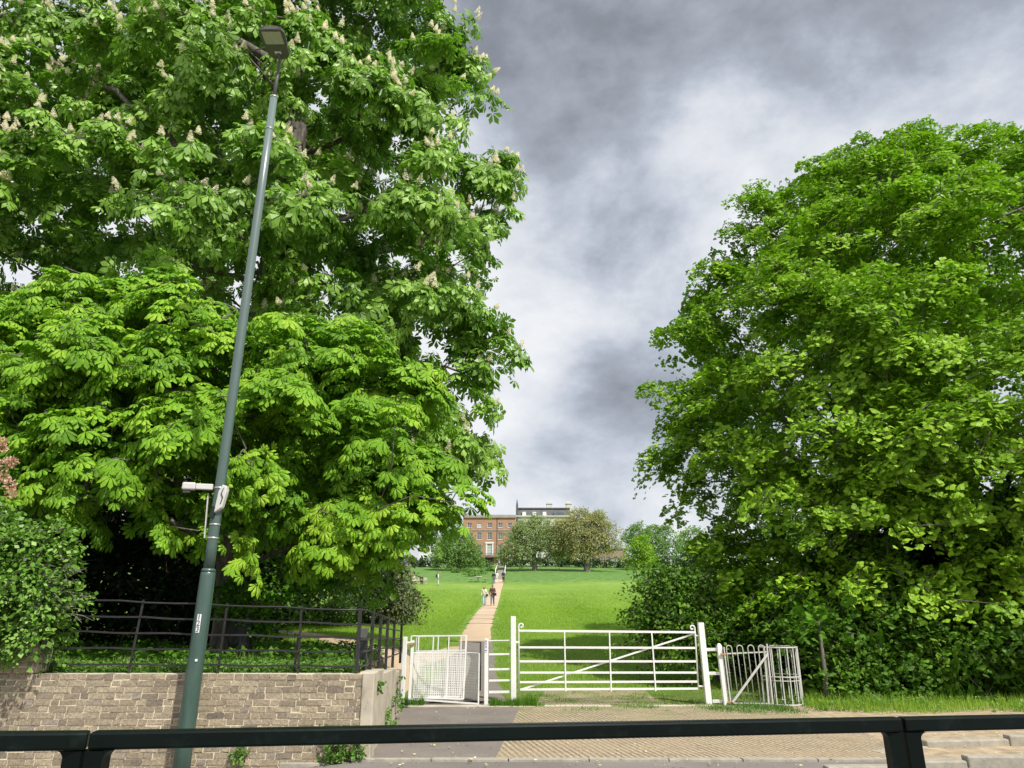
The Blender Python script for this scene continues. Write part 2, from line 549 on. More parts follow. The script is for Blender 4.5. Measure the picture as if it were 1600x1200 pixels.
def clumps(rng, lobes, n, back=.4, inner=.80, low=-.75):
    """clump centres and outward directions on the skin of a union of lobes"""
    C = np.array([l[:3] for l in lobes]); Rr = np.array([l[3] for l in lobes]); fl = np.array([l[4] if len(l) > 4 else 1. for l in lobes])
    w = Rr ** 2 / (Rr ** 2).sum()
    pts = []; dirs = []
    tries = 0
    while len(pts) < n and tries < 60:
        tries += 1
        m_ = n
        k = rng.choice(len(lobes), m_, p=w)
        d = nrm(rng.normal(size=(m_, 3)))
        rad = Rr[k] * rng.uniform(.72, 1.03, m_)
        p = C[k] + d * rad[:, None] * np.stack([np.ones(m_), np.ones(m_), fl[k]], 1)
        q = (p[:, None, :] - C[None]) / (Rr[None, :, None] * np.stack([np.ones_like(fl), np.ones_like(fl), fl], 1)[None])
        dist = np.linalg.norm(q, axis=2)
        ok = (dist < inner).sum(1) <= 0 + (rng.random(m_) < .12)
        ok &= d[:, 2] > low
        vd = nrm(p - CAM)
        away = (d * vd).sum(1) > .25
        ok &= (~away) | (rng.random(m_) < back)
        pts.append(p[ok]); dirs.append(d[ok])
        if sum(map(len, pts)) >= n:
            break
    return np.concatenate(pts)[:n], np.concatenate(dirs)[:n]


def pads(rng, P, D, K, rad, size, droop=.5, up=.75, T=T_CHEST, down=.45, flat=.12, jit=.3, tone_dark=0.0):
    n = len(P)
    upv = np.array([0, 0, 1.])
    Nn = nrm(upv * up + D * .7 + rng.normal(size=(n, 3)) * .22)
    A = nrm(np.cross(Nn, np.array([.3, .9, .1]))); B = np.cross(Nn, A)
    rr = rad * rng.uniform(.6, 1.25, n)
    rho = np.sqrt(rng.random((n, K))) * rr[:, None]
    th = rng.random((n, K)) * 2 * np.pi
    el = rng.uniform(.6, 1.4, n)[:, None]
    rad_dir = np.cos(th)[..., None] * A[:, None] * el[..., None] + np.sin(th)[..., None] * B[:, None]
    pos = P[:, None] + rho[..., None] * rad_dir - Nn[:, None] * (droop * rho ** 2 / rr[:, None])[..., None] + rng.normal(size=(n, K, 3)) * flat * rad
    pos[..., 2] -= .12 * rho
    O = rad_dir + D[:, None] * .55 + rng.normal(size=(n, K, 3)) * jit
    O[..., 2] -= down
    Nl = Nn[:, None] + rng.normal(size=(n, K, 3)) * jit + rad_dir * .25
    S = size * rng.uniform(.5, 1.3, (n, K)) * rng.uniform(.85, 1.15, (n, 1))
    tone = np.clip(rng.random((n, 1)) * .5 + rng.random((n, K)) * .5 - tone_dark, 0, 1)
    V, F = scatter(T, pos.reshape(-1, 3), O.reshape(-1, 3), Nl.reshape(-1, 3), S.ravel())
    return V, F, np.repeat(tone.ravel(), len(T[0]))


def join(parts):
    V = []; F = []; Tn = []; b = 0
    for v_, f_, t_ in parts:
        V.append(v_); F.append(f_ + b); Tn.append(t_); b += len(v_)
    return np.concatenate(V), np.concatenate(F), np.concatenate(Tn)


def limbs(rng, trunk, targets, rtrunk, rtip=.008, seg=.8, arch=.05, wob=.10, pathw=.22, power=.60, twig_from=0):
    """branch network from a trunk polyline to every target"""
    nodes = []; par = []; path = []
    tp = [np.array(p, float) for p in trunk]
    acc = 0
    for i in range(len(tp) - 1):
        m_ = max(2, int(np.linalg.norm(tp[i + 1] - tp[i]) / .5))
        for j in range(m_ if i < len(tp) - 2 else m_ + 1):
            p = tp[i] + (tp[i + 1] - tp[i]) * j / m_
            if nodes:
                acc += np.linalg.norm(p - nodes[-1])
                p = p + rng.normal(size=3) * np.array([.03, .03, 0])
            par.append(len(nodes) - 1); nodes.append(p); path.append(acc * .6)
    nt0 = len(nodes)
    NN = np.zeros((nt0 + len(targets) * 40, 3)); PP = np.zeros(len(NN)); cnt = nt0
    NN[:nt0] = nodes; PP[:nt0] = path
    lowz = tp[0][2] + .30 * (tp[-1][2] - tp[0][2])
    PP[:nt0][NN[:nt0, 2] < lowz] += 50
    ax = NN[:nt0]
    dt = np.array([np.min(np.linalg.norm(ax - t, axis=1)) for t in targets])
    wt = np.zeros(len(NN))
    for k in np.argsort(dt):
        t = targets[k]
        dv = t - NN[:cnt]
        d = np.linalg.norm(dv, axis=1)
        cost = d + pathw * PP[:cnt] + np.where(dv[:, 2] < 0, -dv[:, 2] * .35, 0)
        j = int(np.argmin(cost)); dj = d[j]
        m_ = min(38, max(1, int(dj / seg)))
        prev = j; base = NN[j].copy()
        for s_ in range(1, m_ + 1):
            f = s_ / m_
            p = base + (t - base) * f
            if s_ < m_:
                p = p + np.array([0, 0, arch * dj * math.sin(math.pi * f)]) + rng.normal(size=3) * wob * min(1, dj * .5)
            if cnt >= len(NN): break
            NN[cnt] = p; PP[cnt] = PP[prev] + np.linalg.norm(p - NN[prev]); par.append(prev); prev = cnt; cnt += 1
        wt[prev] += 1
    for i in range(cnt - 1, 0, -1):
        wt[par[i]] += wt[i]
    W = wt[0]
    rad = rtip + (rtrunk - rtip) * (np.maximum(wt[:cnt], .02) / W) ** power
    z0 = tp[0][2]
    flare = 1 + .5 * np.exp(-(NN[:cnt, 2] - z0) / .5) * (np.arange(cnt) < nt0)
    rad = rad * flare
    NN = NN[:cnt]; par = np.array(par)
    Vs = []; Fs = []; b = 0
    for sides, sel in ((9, (rad >= .12)), (5, (rad >= .03) & (rad < .12)), (3, rad < .03)):
        idx = np.nonzero(sel)[0]; idx = idx[par[idx] >= 0]
        if not len(idx): continue
        a = NN[par[idx]]; c_ = NN[idx]; t = nrm(c_ - a)
        ref = np.where(np.abs(t[:, 2:3]) > .9, np.array([[1., 0, 0]]), np.array([[0, 0, 1.]]))
        u = nrm(np.cross(t, ref)); w_ = np.cross(t, u)
        ra = np.minimum(rad[par[idx]], rad[idx] * 1.35); rb = rad[idx]
        an = np.arange(sides) * 2 * np.pi / sides
        ring = np.cos(an)[None, :, None] * u[:, None] + np.sin(an)[None, :, None] * w_[:, None]
        va = a[:, None] - t[:, None] * (rb * .25)[:, None, None] + ring * ra[:, None, None]
        vb = c_[:, None] + t[:, None] * (rb * .25)[:, None, None] + ring * rb[:, None, None]
        V = np.concatenate([va, vb], 1).reshape(-1, 3)
        k = np.arange(sides); k2 = (k + 1) % sides
        q = np.stack([k, k2, k2 + sides, k + sides], 1)
        F = (q[None] + (np.arange(len(idx)) * 2 * sides)[:, None, None]).reshape(-1, 4) + b
        Vs.append(V); Fs.append(F); b += len(V)
    return np.concatenate(Vs), np.concatenate(Fs)


def px_lobes(spec):
    return [tuple(at(px, py, Y)) + (r,) + tuple(rest) for px, py, Y, r, *rest in spec]


def make_tree(name, label, cat, base, trunk_top, lobes, n, K, rad, size, mat, T, bark='bark', seed=1, rtrunk=.35,
              group=None, fill=.25, back=.4, bough=None, low=-.75, **kw):
    rng = np.random.default_rng(seed)
    root = thing(name, label, cat, base, group=group)
    if bough:
        kb, rb = bough
        P0_, D0_ = clumps(rng, lobes, max(4, n // kb), back=back, low=low)
        nb_ = len(P0_)
        Nb = nrm(np.array([0, 0, 1.]) * .95 + D0_ * .6 + rng.normal(size=(nb_, 3)) * .25)
        Ab = nrm(np.cross(Nb, np.array([.3, .9, .1]))); Bb = np.cross(Nb, Ab)
        ro = np.sqrt(rng.random((nb_, kb))) * rb * rng.uniform(.45, 1.5, (nb_, 1)); th_ = rng.random((nb_, kb)) * 2 * np.pi
        rd = np.cos(th_)[..., None] * Ab[:, None] * 1.25 + np.sin(th_)[..., None] * Bb[:, None]
        P = (P0_[:, None] + ro[..., None] * rd - Nb[:, None] * (.30 * ro ** 2 / rb)[..., None] - D0_[:, None] * (.25 * ro)[..., None] + rng.normal(size=(nb_, kb, 3)) * .16 * rb).reshape(-1, 3)
        D = nrm(D0_[:, None] * .8 + rd * .5 * (ro / rb)[..., None]).reshape(-1, 3)
    else:
        P, D = clumps(rng, lobes, n, back=back, low=low)
    parts = [pads(rng, P, D, K, rad, size, T=T, **kw)]
    if fill:
        nf = int(n * fill)
        C = np.array([l[:3] for l in lobes]); Rr = np.array([l[3] for l in lobes])
        k = rng.choice(len(lobes), nf, p=Rr ** 2 / (Rr ** 2).sum())
        d = nrm(rng.normal(size=(nf, 3)))
        Pf = C[k] + d * (Rr[k] * rng.uniform(.2, .7, nf))[:, None]
        parts.append(pads(rng, Pf, d, K, rad, size, T=T, tone_dark=.35, **kw))  # inner leaves toned darker, shade inside the crown put into their colour
    V, F, tn = join(parts)
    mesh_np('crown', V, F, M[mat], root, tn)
    b = np.array(base); tt = np.array(trunk_top)
    mid = (b + tt) / 2 + rng.normal(size=3) * np.array([.15, .15, 0])
    V, F = limbs(rng, [b - np.array([0, 0, .15]), mid, tt], P, rtrunk)
    mesh_np('trunk', V, F, M[bark], root, smooth=True)
    return root, P, D, rng


# ================================================================== SETTING
def grid_sheet(name, xs, ys, zf, mat, kind='structure'):
    X, Y = np.meshgrid(xs, ys)
    Z = zf(X, Y)
    V = np.stack([X, Y, Z], -1).reshape(-1, 3)
    nx, ny = len(xs), len(ys)
    i, j = np.meshgrid(np.arange(nx - 1), np.arange(ny - 1))
    a = (j * nx + i).ravel()
    F = np.stack([a, a + 1, a + 1 + nx, a + nx], 1)
    o = mesh_np(name, V, F, mat, smooth=True)
    return tag(o, kind=kind)


def steps(*seg):
    out = []
    for a, b, d in seg:
        out += list(np.arange(a, b - 1e-6, d))
    return np.array(out + [seg[-1][1]])


gx = steps((-1500, -300, 150), (-300, -60, 20), (-60, -14, 2), (-14, -3.4, .5), (-3.4, -1.6, .06), (-1.6, 14, .5), (14, 60, 2), (60, 300, 20), (300, 1500, 150))
gy = steps((-60, 6, 6), (6, 9.4, .4), (9.4, 10.0, .06), (10.0, 16, .25), (16, 50, .5), (50, 105, 1.), (105, 165, 2), (165, 300, 9), (300, 2500, 200))
grid_sheet('field', gx, gy, lambda x, y: terrain(x, y) - .03 * (y < 15.4) - .55 * (y < 9.6), M['field'])


def poly_sheet(name, pts, z, mat, kind='structure'):
    mb = MB()
    mb.add([(x, y, z) for x, y in pts], [tuple(range(len(pts)))])
    return tag(mb.build(name, mat), kind=kind)


def dip(x):
    return -.12 * np.clip(-1.95 - np.asarray(x, float), 0, 3.4)


grid_sheet('road', steps((-60, -8, 4), (-8, -1, .25), (-1, 60, 6.1)), np.array([2.9, 5, 7.5, 9.0, 9.45, 9.7]), lambda x, y: -.012 + dip(x) + 0 * y, M['road'])
poly_sheet('driveway', [(-1.78, 9.47), (-.2, 9.47), (.35, 15.45), (-2.2, 15.45)], .004, M['asphalt'])
poly_sheet('brick_crossover', [(-.2, 9.47), (4.9, 9.47), (5.2, 11.6), (5.0, 15.1), (.2, 15.45)], .008, M['ribbed'])
poly_sheet('dirt_verge', [(4.9, 9.47), (30, 9.47), (30, 14.2), (5.0, 15.15)], -.002, M['soil'])
# near raised footway where the photographer stands
mb = MB(); mb.box((-40, -8, -.02), (40, 2.75, .25))
tag(mb.build('near_pavement', M['asphalt']), kind='structure')
mb = MB()
for i in range(44):
    x = -20 + i * .92
    mb.box((x, 2.76, -.05), (x + .905, 2.9, .26))
tag(mb.build('near_kerb', M['kerb'], bevel=.012), kind='structure')
# flush edging line between road and driveway, then raised kerb stones on the right
mb = MB()
x = -9.0
while x < 5.3:
    l = random.uniform(.85, .95)
    dz_ = float(dip(x + l / 2)); mb.box((x, 9.40, -.05 + dz_), (min(x + l, 5.3), 9.52 if x > -1.8 else 9.48, .016 + dz_ + random.uniform(0, .004)))
    x += l + .012
tag(mb.build('edging_stones', M['kerb'], bevel=.006), kind='structure')


def kerb_run(name, pts, h, w):
    mb = MB(); i = 0
    P = [Vector(p) for p in pts]
    pos = []
    for a, b in zip(P[:-1], P[1:]):
        n = max(1, round((b - a).length / .85))
        for k in range(n):
            pos.append((a.lerp(b, k / n), a.lerp(b, (k + 1) / n)))
    for k, (a, b) in enumerate(pos):
        hh = h * min(1, .15 + .45 * k) + random.uniform(-.012, .012)
        t = (b - a).normalized()
        off = Vector((random.uniform(-.01, .01), random.uniform(-.015, .015), 0))
        aa = a + t * .01 + off; bb = b - t * .012 + off
        mb.bar(aa + Vector((0, 0, hh / 2 - .05)), bb + Vector((0, 0, hh / 2 - .05)), w, hh + .1, up=(0, 0, 1))
    return tag(mb.build(name, M['kerb'], bevel=.018), kind='structure')


kerb_run('road_kerb', [(3.55, 9.02, 0), (5.2, 9.12, 0), (7.5, 9.08, 0), (26, 8.9, 0)], .11, .15)
kerb_run('verge_kerb', [(4.55, 9.92, 0), (5.4, 10.35, 0), (6.6, 10.5, 0), (9, 10.45, 0), (26, 10.2, 0)], .12, .16)
# concrete sill under the gates
mb = MB()
mb.box((-2.1, 14.75, -.05), (.45, 14.98, .02)); mb.box((.62, 14.8, -.05), (1.9, 15.0, .022)); mb.box((2.3, 14.85, -.05), (3.9, 15.03, .018))
tag(mb.build('gate_sill', M['concrete'], bevel=.01), kind='structure')


# ------------------------------------------------------------------ paths on the terrain
def strip(name, centre, width, mat, lift=.03, d=.7):
    C = []
    for a, b in zip(centre[:-1], centre[1:]):
        n = max(1, int(math.hypot(b[0] - a[0], b[1] - a[1]) / d))
        C += [(a[0] + (b[0] - a[0]) * k / n, a[1] + (b[1] - a[1]) * k / n, a[2] + (b[2] - a[2]) * k / n) for k in range(n)]
    C.append(centre[-1])
    C = np.array(C)
    T = nrm(np.gradient(C[:, :2], axis=0)); Nn = np.stack([T[:, 1], -T[:, 0]], 1)
    V = []; K = 6
    for k in range(K + 1):
        f = (k / K - .5)
        jit = (np.random.default_rng(3 + k).normal(size=len(C)) * .035) if k in (0, K) else 0
        P = C[:, :2] + Nn * (C[:, 2] * width * f + jit)[:, None]
        V.append(np.stack([P[:, 0], P[:, 1], terrain(P[:, 0], P[:, 1]) + (lift if 0 < k < K else -.02)], 1))
    V = np.stack(V, 1); n = len(C)
    i, j = np.meshgrid(np.arange(K), np.arange(n - 1)); a = (j * (K + 1) + i).ravel()
    F = np.stack([a, a + 1, a + K + 2, a + K + 1], 1)
    return tag(mesh_np(name, V.reshape(-1, 3), F, mat, smooth=True), kind='structure')


g = [ground(742, 1006), ground(746, 985), ground(757, 960), ground(765, 948), ground(776, 918), ground(780, 906)]
strip('main_path', [(g[0].x, g[0].y, 1.0)] + [(p.x, p.y, 1.0) for p in g[1:]], 1.45, M['path'])
strip('gate_path', [(-.95, 15.45, 1.3), (-1.15, 20, 1.2), (g[0].x, g[0].y + .6, 1.02)], 1.45, M['asphalt'], lift=.036)
mb = MB()
for py_ in (975, 968, 962, 951):
    p_ = ground(800 - (1000 - py_) * .2 - 60 + (1000 - py_) * .75, py_); cx_ = float(np.interp(p_.y, [q.y for q in g], [q.x for q in g]))
    z_ = tz(cx_, p_.y) + .045; mb.box((cx_ - .72, p_.y - .045, z_ - .1), (cx_ + .72, p_.y + .045, z_))
tag(mb.build('path_edging', M['bark']), kind='structure')
strip('inner_crossover', [(1.75, 15.2, 1.0), (1.9, 17.8, .9)], 3.1, M['ribbed'], lift=.012)
ga = [ground(720, 1012), ground(640, 1026), ground(585, 1018), ground(520, 998), ground(455, 988), ground(400, 984), ground(250, 980)]
strip('side_path', [(p.x, p.y, 1.0) for p in ga], 1.1, M['path'], lift=.026)
gp0, gp1 = ground(780, 906), ground(779, 883)
# steps up the bank
mb = MB()
ns = 46
for k in range(ns):
    y0 = gp0.y + (gp1.y + 2 - gp0.y) * k / ns; y1 = gp0.y + (gp1.y + 2 - gp0.y) * (k + 1) / ns
    zz = tz(-2.2, y1) + .08
    mb.box((gp0.x - .65, y0, zz - .6), (gp0.x + .65, y1, zz))
st_ = tag(mb.build('steps', M['stone']), kind='structure')
STX, STY0, STY1 = gp0.x, gp0.y, gp1.y

# ------------------------------------------------------------------ brick retaining wall
YW = 9.5
wall = thing('retaining_wall', 'low weathered yellow brick wall below the black railing', 'wall', (-4, YW, 0))


def bricks(mb_tone, xa, xb, z0, z1, y, rowh=.073, seedv=1, rough=1.0, gap=.014):
    rg = random.Random(seedv)
    V, F, Tn = mb_tone
    z = z0; r = 0
    while z < z1 - .01:
        x = xa - (.11 if r % 2 else 0) - rg.uniform(0, .05)
        k = 0
        while x < xb:
            w_ = (.20 if (k % 2 == (r % 2)) else .098) * rg.uniform(.93, 1.06)
            if rg.random() < .2: w_ = .20
            x0 = max(xa, x); x1 = min(xb, x + w_)
            if x1 - x0 > .03:
                j = lambda s: rg.uniform(-s, s) * rough
                d = y - .010 + j(.004)
                if rg.random() < .06: d = y - .003
                zz0, zz1 = z + j(.003), z + rowh - gap + j(.004)
                b = len(V)
                for (px_, pz_) in ((x0, zz0), (x1, zz0), (x1, zz1), (x0, zz1)):
                    V.append((px_ + j(.005), d + j(.003), pz_ + j(.004)))
                bx_ = .006
                for (px_, pz_) in ((x0, zz0), (x1, zz0), (x1, zz1), (x0, zz1)):
                    V.append((px_ + (-bx_ if px_ == x0 else bx_) * .6, y + .03, pz_ + (-bx_ if pz_ == zz0 else bx_) * .6))
                F += [(b, b + 1, b + 2, b + 3), (b + 1, b, b + 4, b + 5), (b + 2, b + 1, b + 5, b + 6), (b + 3, b + 2, b + 6, b + 7), (b, b + 3, b + 7, b + 4)]
                t = min(1, max(0, rg.gauss(.5, .26)))
                Tn += [t] * 8
            x += w_ + gap; k += 1
        z += rowh; r += 1


Vb, Fb, Tb = [], [], []
bricks((Vb, Fb, Tb), -12.0, -1.85, -.50, .950, YW, seedv=4)
mesh_np('brick_face', Vb, Fb, M['brick'], wall, Tb)
mb = MB(); mb.box((-12.0, YW, -.6), (-1.85, YW + .24, .945)); mb.build('mortar_core', M['mortar'], wall)
mb = MB(); mb.box((-1.85, YW - .03, -.1), (-1.70, YW + .22, .965)); mb.build('corner_pier', M['concrete'], wall, bevel=.012)
mb = MB()
P0, P1 = Vector((-1.74, YW + .22, 0)), Vector((-2.02, 14.0, 0))
nseg = 4
for k in range(nseg):
    a = P0.lerp(P1, k / nseg); b = P0.lerp(P1, (k + 1) / nseg)
    h0 = .96 - .06 * k - (.03 if k % 2 else 0); h1 = h0 - .03
    th = .2
    mb.add([(a.x - th, a.y, -.1), (a.x, a.y, -.1), (b.x, b.y - .01, -.1), (b.x - th, b.y - .01, -.1),
            (a.x - th, a.y, h0), (a.x, a.y, h0), (b.x, b.y - .01, h1), (b.x - th, b.y - .01, h1)],
           [(0, 3, 2, 1), (4, 5, 6, 7), (0, 1, 5, 4), (1, 2, 6, 5), (2, 3, 7, 6), (3, 0, 4, 7)])
mb.build('rendered_side', M['concrete'], wall, bevel=.01)

wall2 = thing('garden_wall', 'tall rough old brick wall carrying the ivy at the left edge', 'wall', (-7, YW, 0))
Vb, Fb, Tb = [], [], []
bricks((Vb, Fb, Tb), -12.0, -5.95, .96, 1.30, YW - .02, seedv=9, rough=2.0, gap=.018)
mesh_np('brick_face', Vb, Fb, M['brick'], wall2, Tb)
mb = MB(); mb.box((-12, YW - .015, .956), (-5.97, YW + .3, 1.29)); mb.build('mortar_core', M['mortar'], wall2)

# ------------------------------------------------------------------ black estate railing
rail = thing('estate_railing', 'black iron estate railing with five bars on the brick wall', 'railing', (-4, YW + .12, .95))
cA, cB, cC = at(58, 1000, 9.62), at(575, 1000, 9.62), Vector((-2.12, 14.6, 0))


def rz_left(x, k):
    f = (x + 6.3) / 4.4
    top = 1.86 + (1.70 - 1.86) * f; bot = 1.06 + (1.03 - 1.06) * f
    return bot + (top - bot) * (k / 4)


xl, xr = -6.15, -1.9
for k in range(5):
    mb = MB()
    pts = []
    for i in range(13):
        x = xl + (xr - xl) * i / 12
        pts.append(Vector((x, 9.62 + .008 * math.sin(i * 1.7 + k), rz_left(x, k) + .008 * math.sin(i * 2.1 + k * 2))))
    if k == 4:
        mb.tube(pts, .011, 8)
    else:
        for a, b in zip(pts[:-1], pts[1:]):
            mb.bar(a, b + (b - a) * .04, .022, .010)
    # side run
    q0 = pts[-1]; zs = rz_left(xr, k)
    q1 = Vector((-2.13, 14.55, .98 + (1.50 - .98) * k / 4))
    if k == 4:
        mb.tube([q0, q0.lerp(q1, .5) + Vector((.01, 0, .01)), q1], .011, 8)
    else:
        mb.bar(q0, q1, .022, .010, up=(1, 0, 0))
    mb.build('bar', M['black_iron'], rail)
posts = []
for px_, lean in ((58, .05), (214, .05), (348, .02), (466, -.03), (560, 0)):
    v_ = at(px_, 1000, 9.62)
    posts.append((v_.x, 9.62, lean, rz_left(v_.x, 4) + .03, .90))
for f in (.16, .34, .52, .72, .98):
    q = Vector((xr, 9.62, 0)).lerp(Vector((-2.13, 14.55, 0)), f)
    posts.append((q.x, q.y, 0, 1.70 + (1.50 - 1.70) * f + .03, .80 if f > .5 else .88))
for i, (x, y, lean, zt, zb) in enumerate(posts):
    mb = MB()
    mb.bar((x - lean, y + .012, zb), (x, y + .012, zt), .026, .014, up=(0, 1, 0)) if i < 4 else mb.bar((x, y, zb), (x, y, zt), .042, .042)
    if i == 3:
        mb.bar((x - .09, y + .25, zb), (x - .005, y + .02, zt - .35), .03, .014)
    mb.build('post', M['black_iron'], rail)

# bollard behind the corner
v_ = at(566, 1040, 11.0)
b_ = thing('bollard', 'short black bollard with pale top behind the railing corner', 'bollard', (v_.x, 11.0, .93))
mb = MB(); mb.bar((v_.x, 11, .85), (v_.x, 11, 1.42), .11, .11); mb.build('body', M['black_pl'], b_, bevel=.01)
mb = MB(); mb.bar((v_.x + .01, 10.94, 1.30), (v_.x + .01, 10.94, 1.46), .10, .012); mb.bar((v_.x, 11, 1.423), (v_.x, 11, 1.47), .10, .10)
mb.build('reflector', M['lamp_grey'], b_, bevel=.005)

# ------------------------------------------------------------------ street lamp
YL = 9.27
Lb = Vector((at(291, 1140, YL).x, YL, 0)); Lt = at(428, 152, YL)
lamp = thing('street_lamp', 'tall green steel street lamp column standing before the brick wall', 'street lamp', Lb)
ax = (Lt - Lb)


def lp(z):
    f = (z - Lb.z) / (Lt.z - Lb.z)
    return Lb + ax * f


zj = at(330, 892, YL).z
mb = MB(); mb.tube([lp(-.5), lp(.3), lp(zj - .06), lp(zj - .02), lp(zj)], [.102, .100, .091, .088, .070], 28); mb.build('base_section', M['lamp_green'], lamp)
mb = MB(); mb.tube([lp(zj - .015), lp(zj + .015), lp(zj + .03)], [.089, .086, .070], 28); mb.build('collar', M['lamp_green'], lamp)
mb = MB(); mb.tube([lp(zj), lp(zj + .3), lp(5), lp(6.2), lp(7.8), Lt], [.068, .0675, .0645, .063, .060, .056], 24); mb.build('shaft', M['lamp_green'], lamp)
mb = MB(); mb.tube([lp(Lt.z - .62), lp(Lt.z - .60)], [.062, .062], 24); mb.build('band', M['steel'], lamp)
mb = MB(); mb.tube([Lt - ax.normalized() * .02, Lt + Vector((0, 0, .01))], [.060, .058], 24); mb.build('sleeve', M['steel'], lamp)
zt = at(430, 92, YL).z
top = Vector((Lt.x + .02, YL, zt))
mb = MB(); mb.tube([Lt - Vector((0, 0, .1)), Lt.lerp(top, .5), top, top + Vector((0, -.10, .02))], [.028, .026, .026, .030], 12); mb.build('bracket', M['lamp_grey'], lamp)
# flat LED head, wide end towards the road
mb = MB()
Wn, Wf, Yn, Yf = .155, .205, YL + .02, YL - .54
segs = 8
lower = []; upper = []
for i in range(segs + 1):
    f = i / segs
    w_ = Wn + (Wf - Wn) * min(1, f * 1.35) - (.03 if i == segs else 0) - (.05 if i == 0 else 0)
    y = Yn + (Yf - Yn) * f
    zc = top.z + .02 + .06 * f
    arc = .02 * math.sin(math.pi * f)
    lower.append([(top.x + w_ * s_, y + .025 * (s_ * s_) * (1 if f > .9 else 0), zc - .008) for s_ in (-1, -.5, 0, .5, 1)])
    upper.append([(top.x + w_ * s_ * .94, y, zc + .035 + .035 * (1 - s_ * s_) + arc) for s_ in (-1, -.5, 0, .5, 1)])
vs = [p for r_ in lower for p in r_] + [p for r_ in upper for p in r_]
n5 = 5; off = (segs + 1) * n5; fs = []
for i in range(segs):
    for k in range(4):
        a = i * n5 + k
        fs.append((a, a + 1, a + 1 + n5, a + n5)); fs.append((off + a, off + a + n5, off + a + 1 + n5, off + a + 1))
    fs.append((i * n5, i * n5 + n5, off + i * n5 + n5, off + i * n5)); a = i * n5 + 4
    fs.append((a, off + a, off + a + n5, a + n5))
for k in range(4):
    fs.append((k, off + k, off + k + 1, k + 1)); a = segs * n5 + k; fs.append((a, a + 1, off + a + 1, off + a))
mb.add(vs, fs); head = mb.build('lantern', M['lamp_grey'], lamp, bevel=.006)
zc = lambda y: top.z + .02 + .06 * ((y - Yn) / (Yf - Yn)) - .008
y0, y1 = YL - .495, YL - .27
mb = MB(); mb.add([(top.x - .145, y0, zc(y0) - .006), (top.x + .145, y0, zc(y0) - .006), (top.x + .145, y1, zc(y1) - .006), (top.x - .145, y1, zc(y1) - .006),
                   (top.x - .15, y0, zc(y0) + .004), (top.x + .15, y0, zc(y0) + .004), (top.x + .15, y1, zc(y1) + .004), (top.x - .15, y1, zc(y1) + .004)],
                  [(0, 3, 2, 1), (0, 1, 5, 4), (1, 2, 6, 5), (2, 3, 7, 6), (3, 0, 4, 7)])
mb.build('lens', M['lamp_glass'], head if False else lamp)
y0, y1 = YL - .13, YL - .08
mb = MB(); mb.box((top.x - .05, y0, zc(y0) - .007), (top.x + .05, y1, zc(y0) + .004)); mb.build('rating_plate', M['sticker'], lamp)
mb = MB(); mb.tube([(top.x, YL - .3, top.z + .07), (top.x, YL - .3, top.z + .15)], [.035, .03], 14); mb.build('photocell', M['lamp_grey'], lamp)


def on_lamp(px_, py, toward=.11):
    return at(px_, py, YL - toward)


# number sticker 123
def text_mesh(txt, size, ext=.0008):
    cu = bpy.data.curves.new('t', 'FONT'); cu.body = txt; cu.size = size; cu.extrude = ext; cu.align_x = 'CENTER'; cu.align_y = 'CENTER'; cu.space_line = .80
    ob = bpy.data.objects.new('t', cu); COL.objects.link(ob)
    dg = bpy.context.evaluated_depsgraph_get()
    me = bpy.data.meshes.new_from_object(ob.evaluated_get(dg))
    bpy.data.objects.remove(ob)
    return me


sc_ = at(320, 974, YL - .118); sx_ = at(316, 974, YL).x
wd, hg = .048, .215
mb = MB()
n = 6; lean_t = ax.normalized()
ctr = lp(sc_.z)
for_r = .0975
vs = []; fs = []
for i in range(n + 1):
    a = (-90 + 3 + (i / n - .5) * 2 * math.degrees(wd / 2 / for_r))
    for s_ in (-1, 1):
        c_ = ctr + lean_t * (hg / 2 * s_)
        vs.append((c_.x + math.cos(R(a)) * for_r, c_.y + math.sin(R(a)) * for_r, c_.z))
for i in range(n):
    fs.append((2 * i, 2 * i + 2, 2 * i + 3, 2 * i + 1))
mb.add(vs, fs); stick = mb.build('number_sticker', M['sticker'], lamp)
me = text_mesh('1\n2\n3', .088)
me.materials.clear(); me.materials.append(M['ink'])
mid = ctr + Vector((math.cos(R(-87)) * (for_r + .0025), math.sin(R(-87)) * (for_r + .0025), 0))
rot = Matrix.Translation(mid) @ Matrix.Rotation(math.atan2(lean_t.x, lean_t.z), 4, 'Y') @ Matrix.Rotation(R(90), 4, 'X')
me.transform(rot)
o = bpy.data.objects.new('digits', me); COL.objects.link(o); put(o, lamp)
# keep digits as a sub-part of the sticker
o.parent = stick; o.matrix_parent_inverse = Matrix.Identity(4); o.data.transform(Matrix.Translation(-stick.location))
mb = MB(); c_ = lp(at(322, 1031, YL).z); mb.tube([c_ + Vector((.04, -.088, 0)), c_ + Vector((.042, -.098, 0))], .016, 14); mb.build('round_sticker', M['sticker'], lamp)
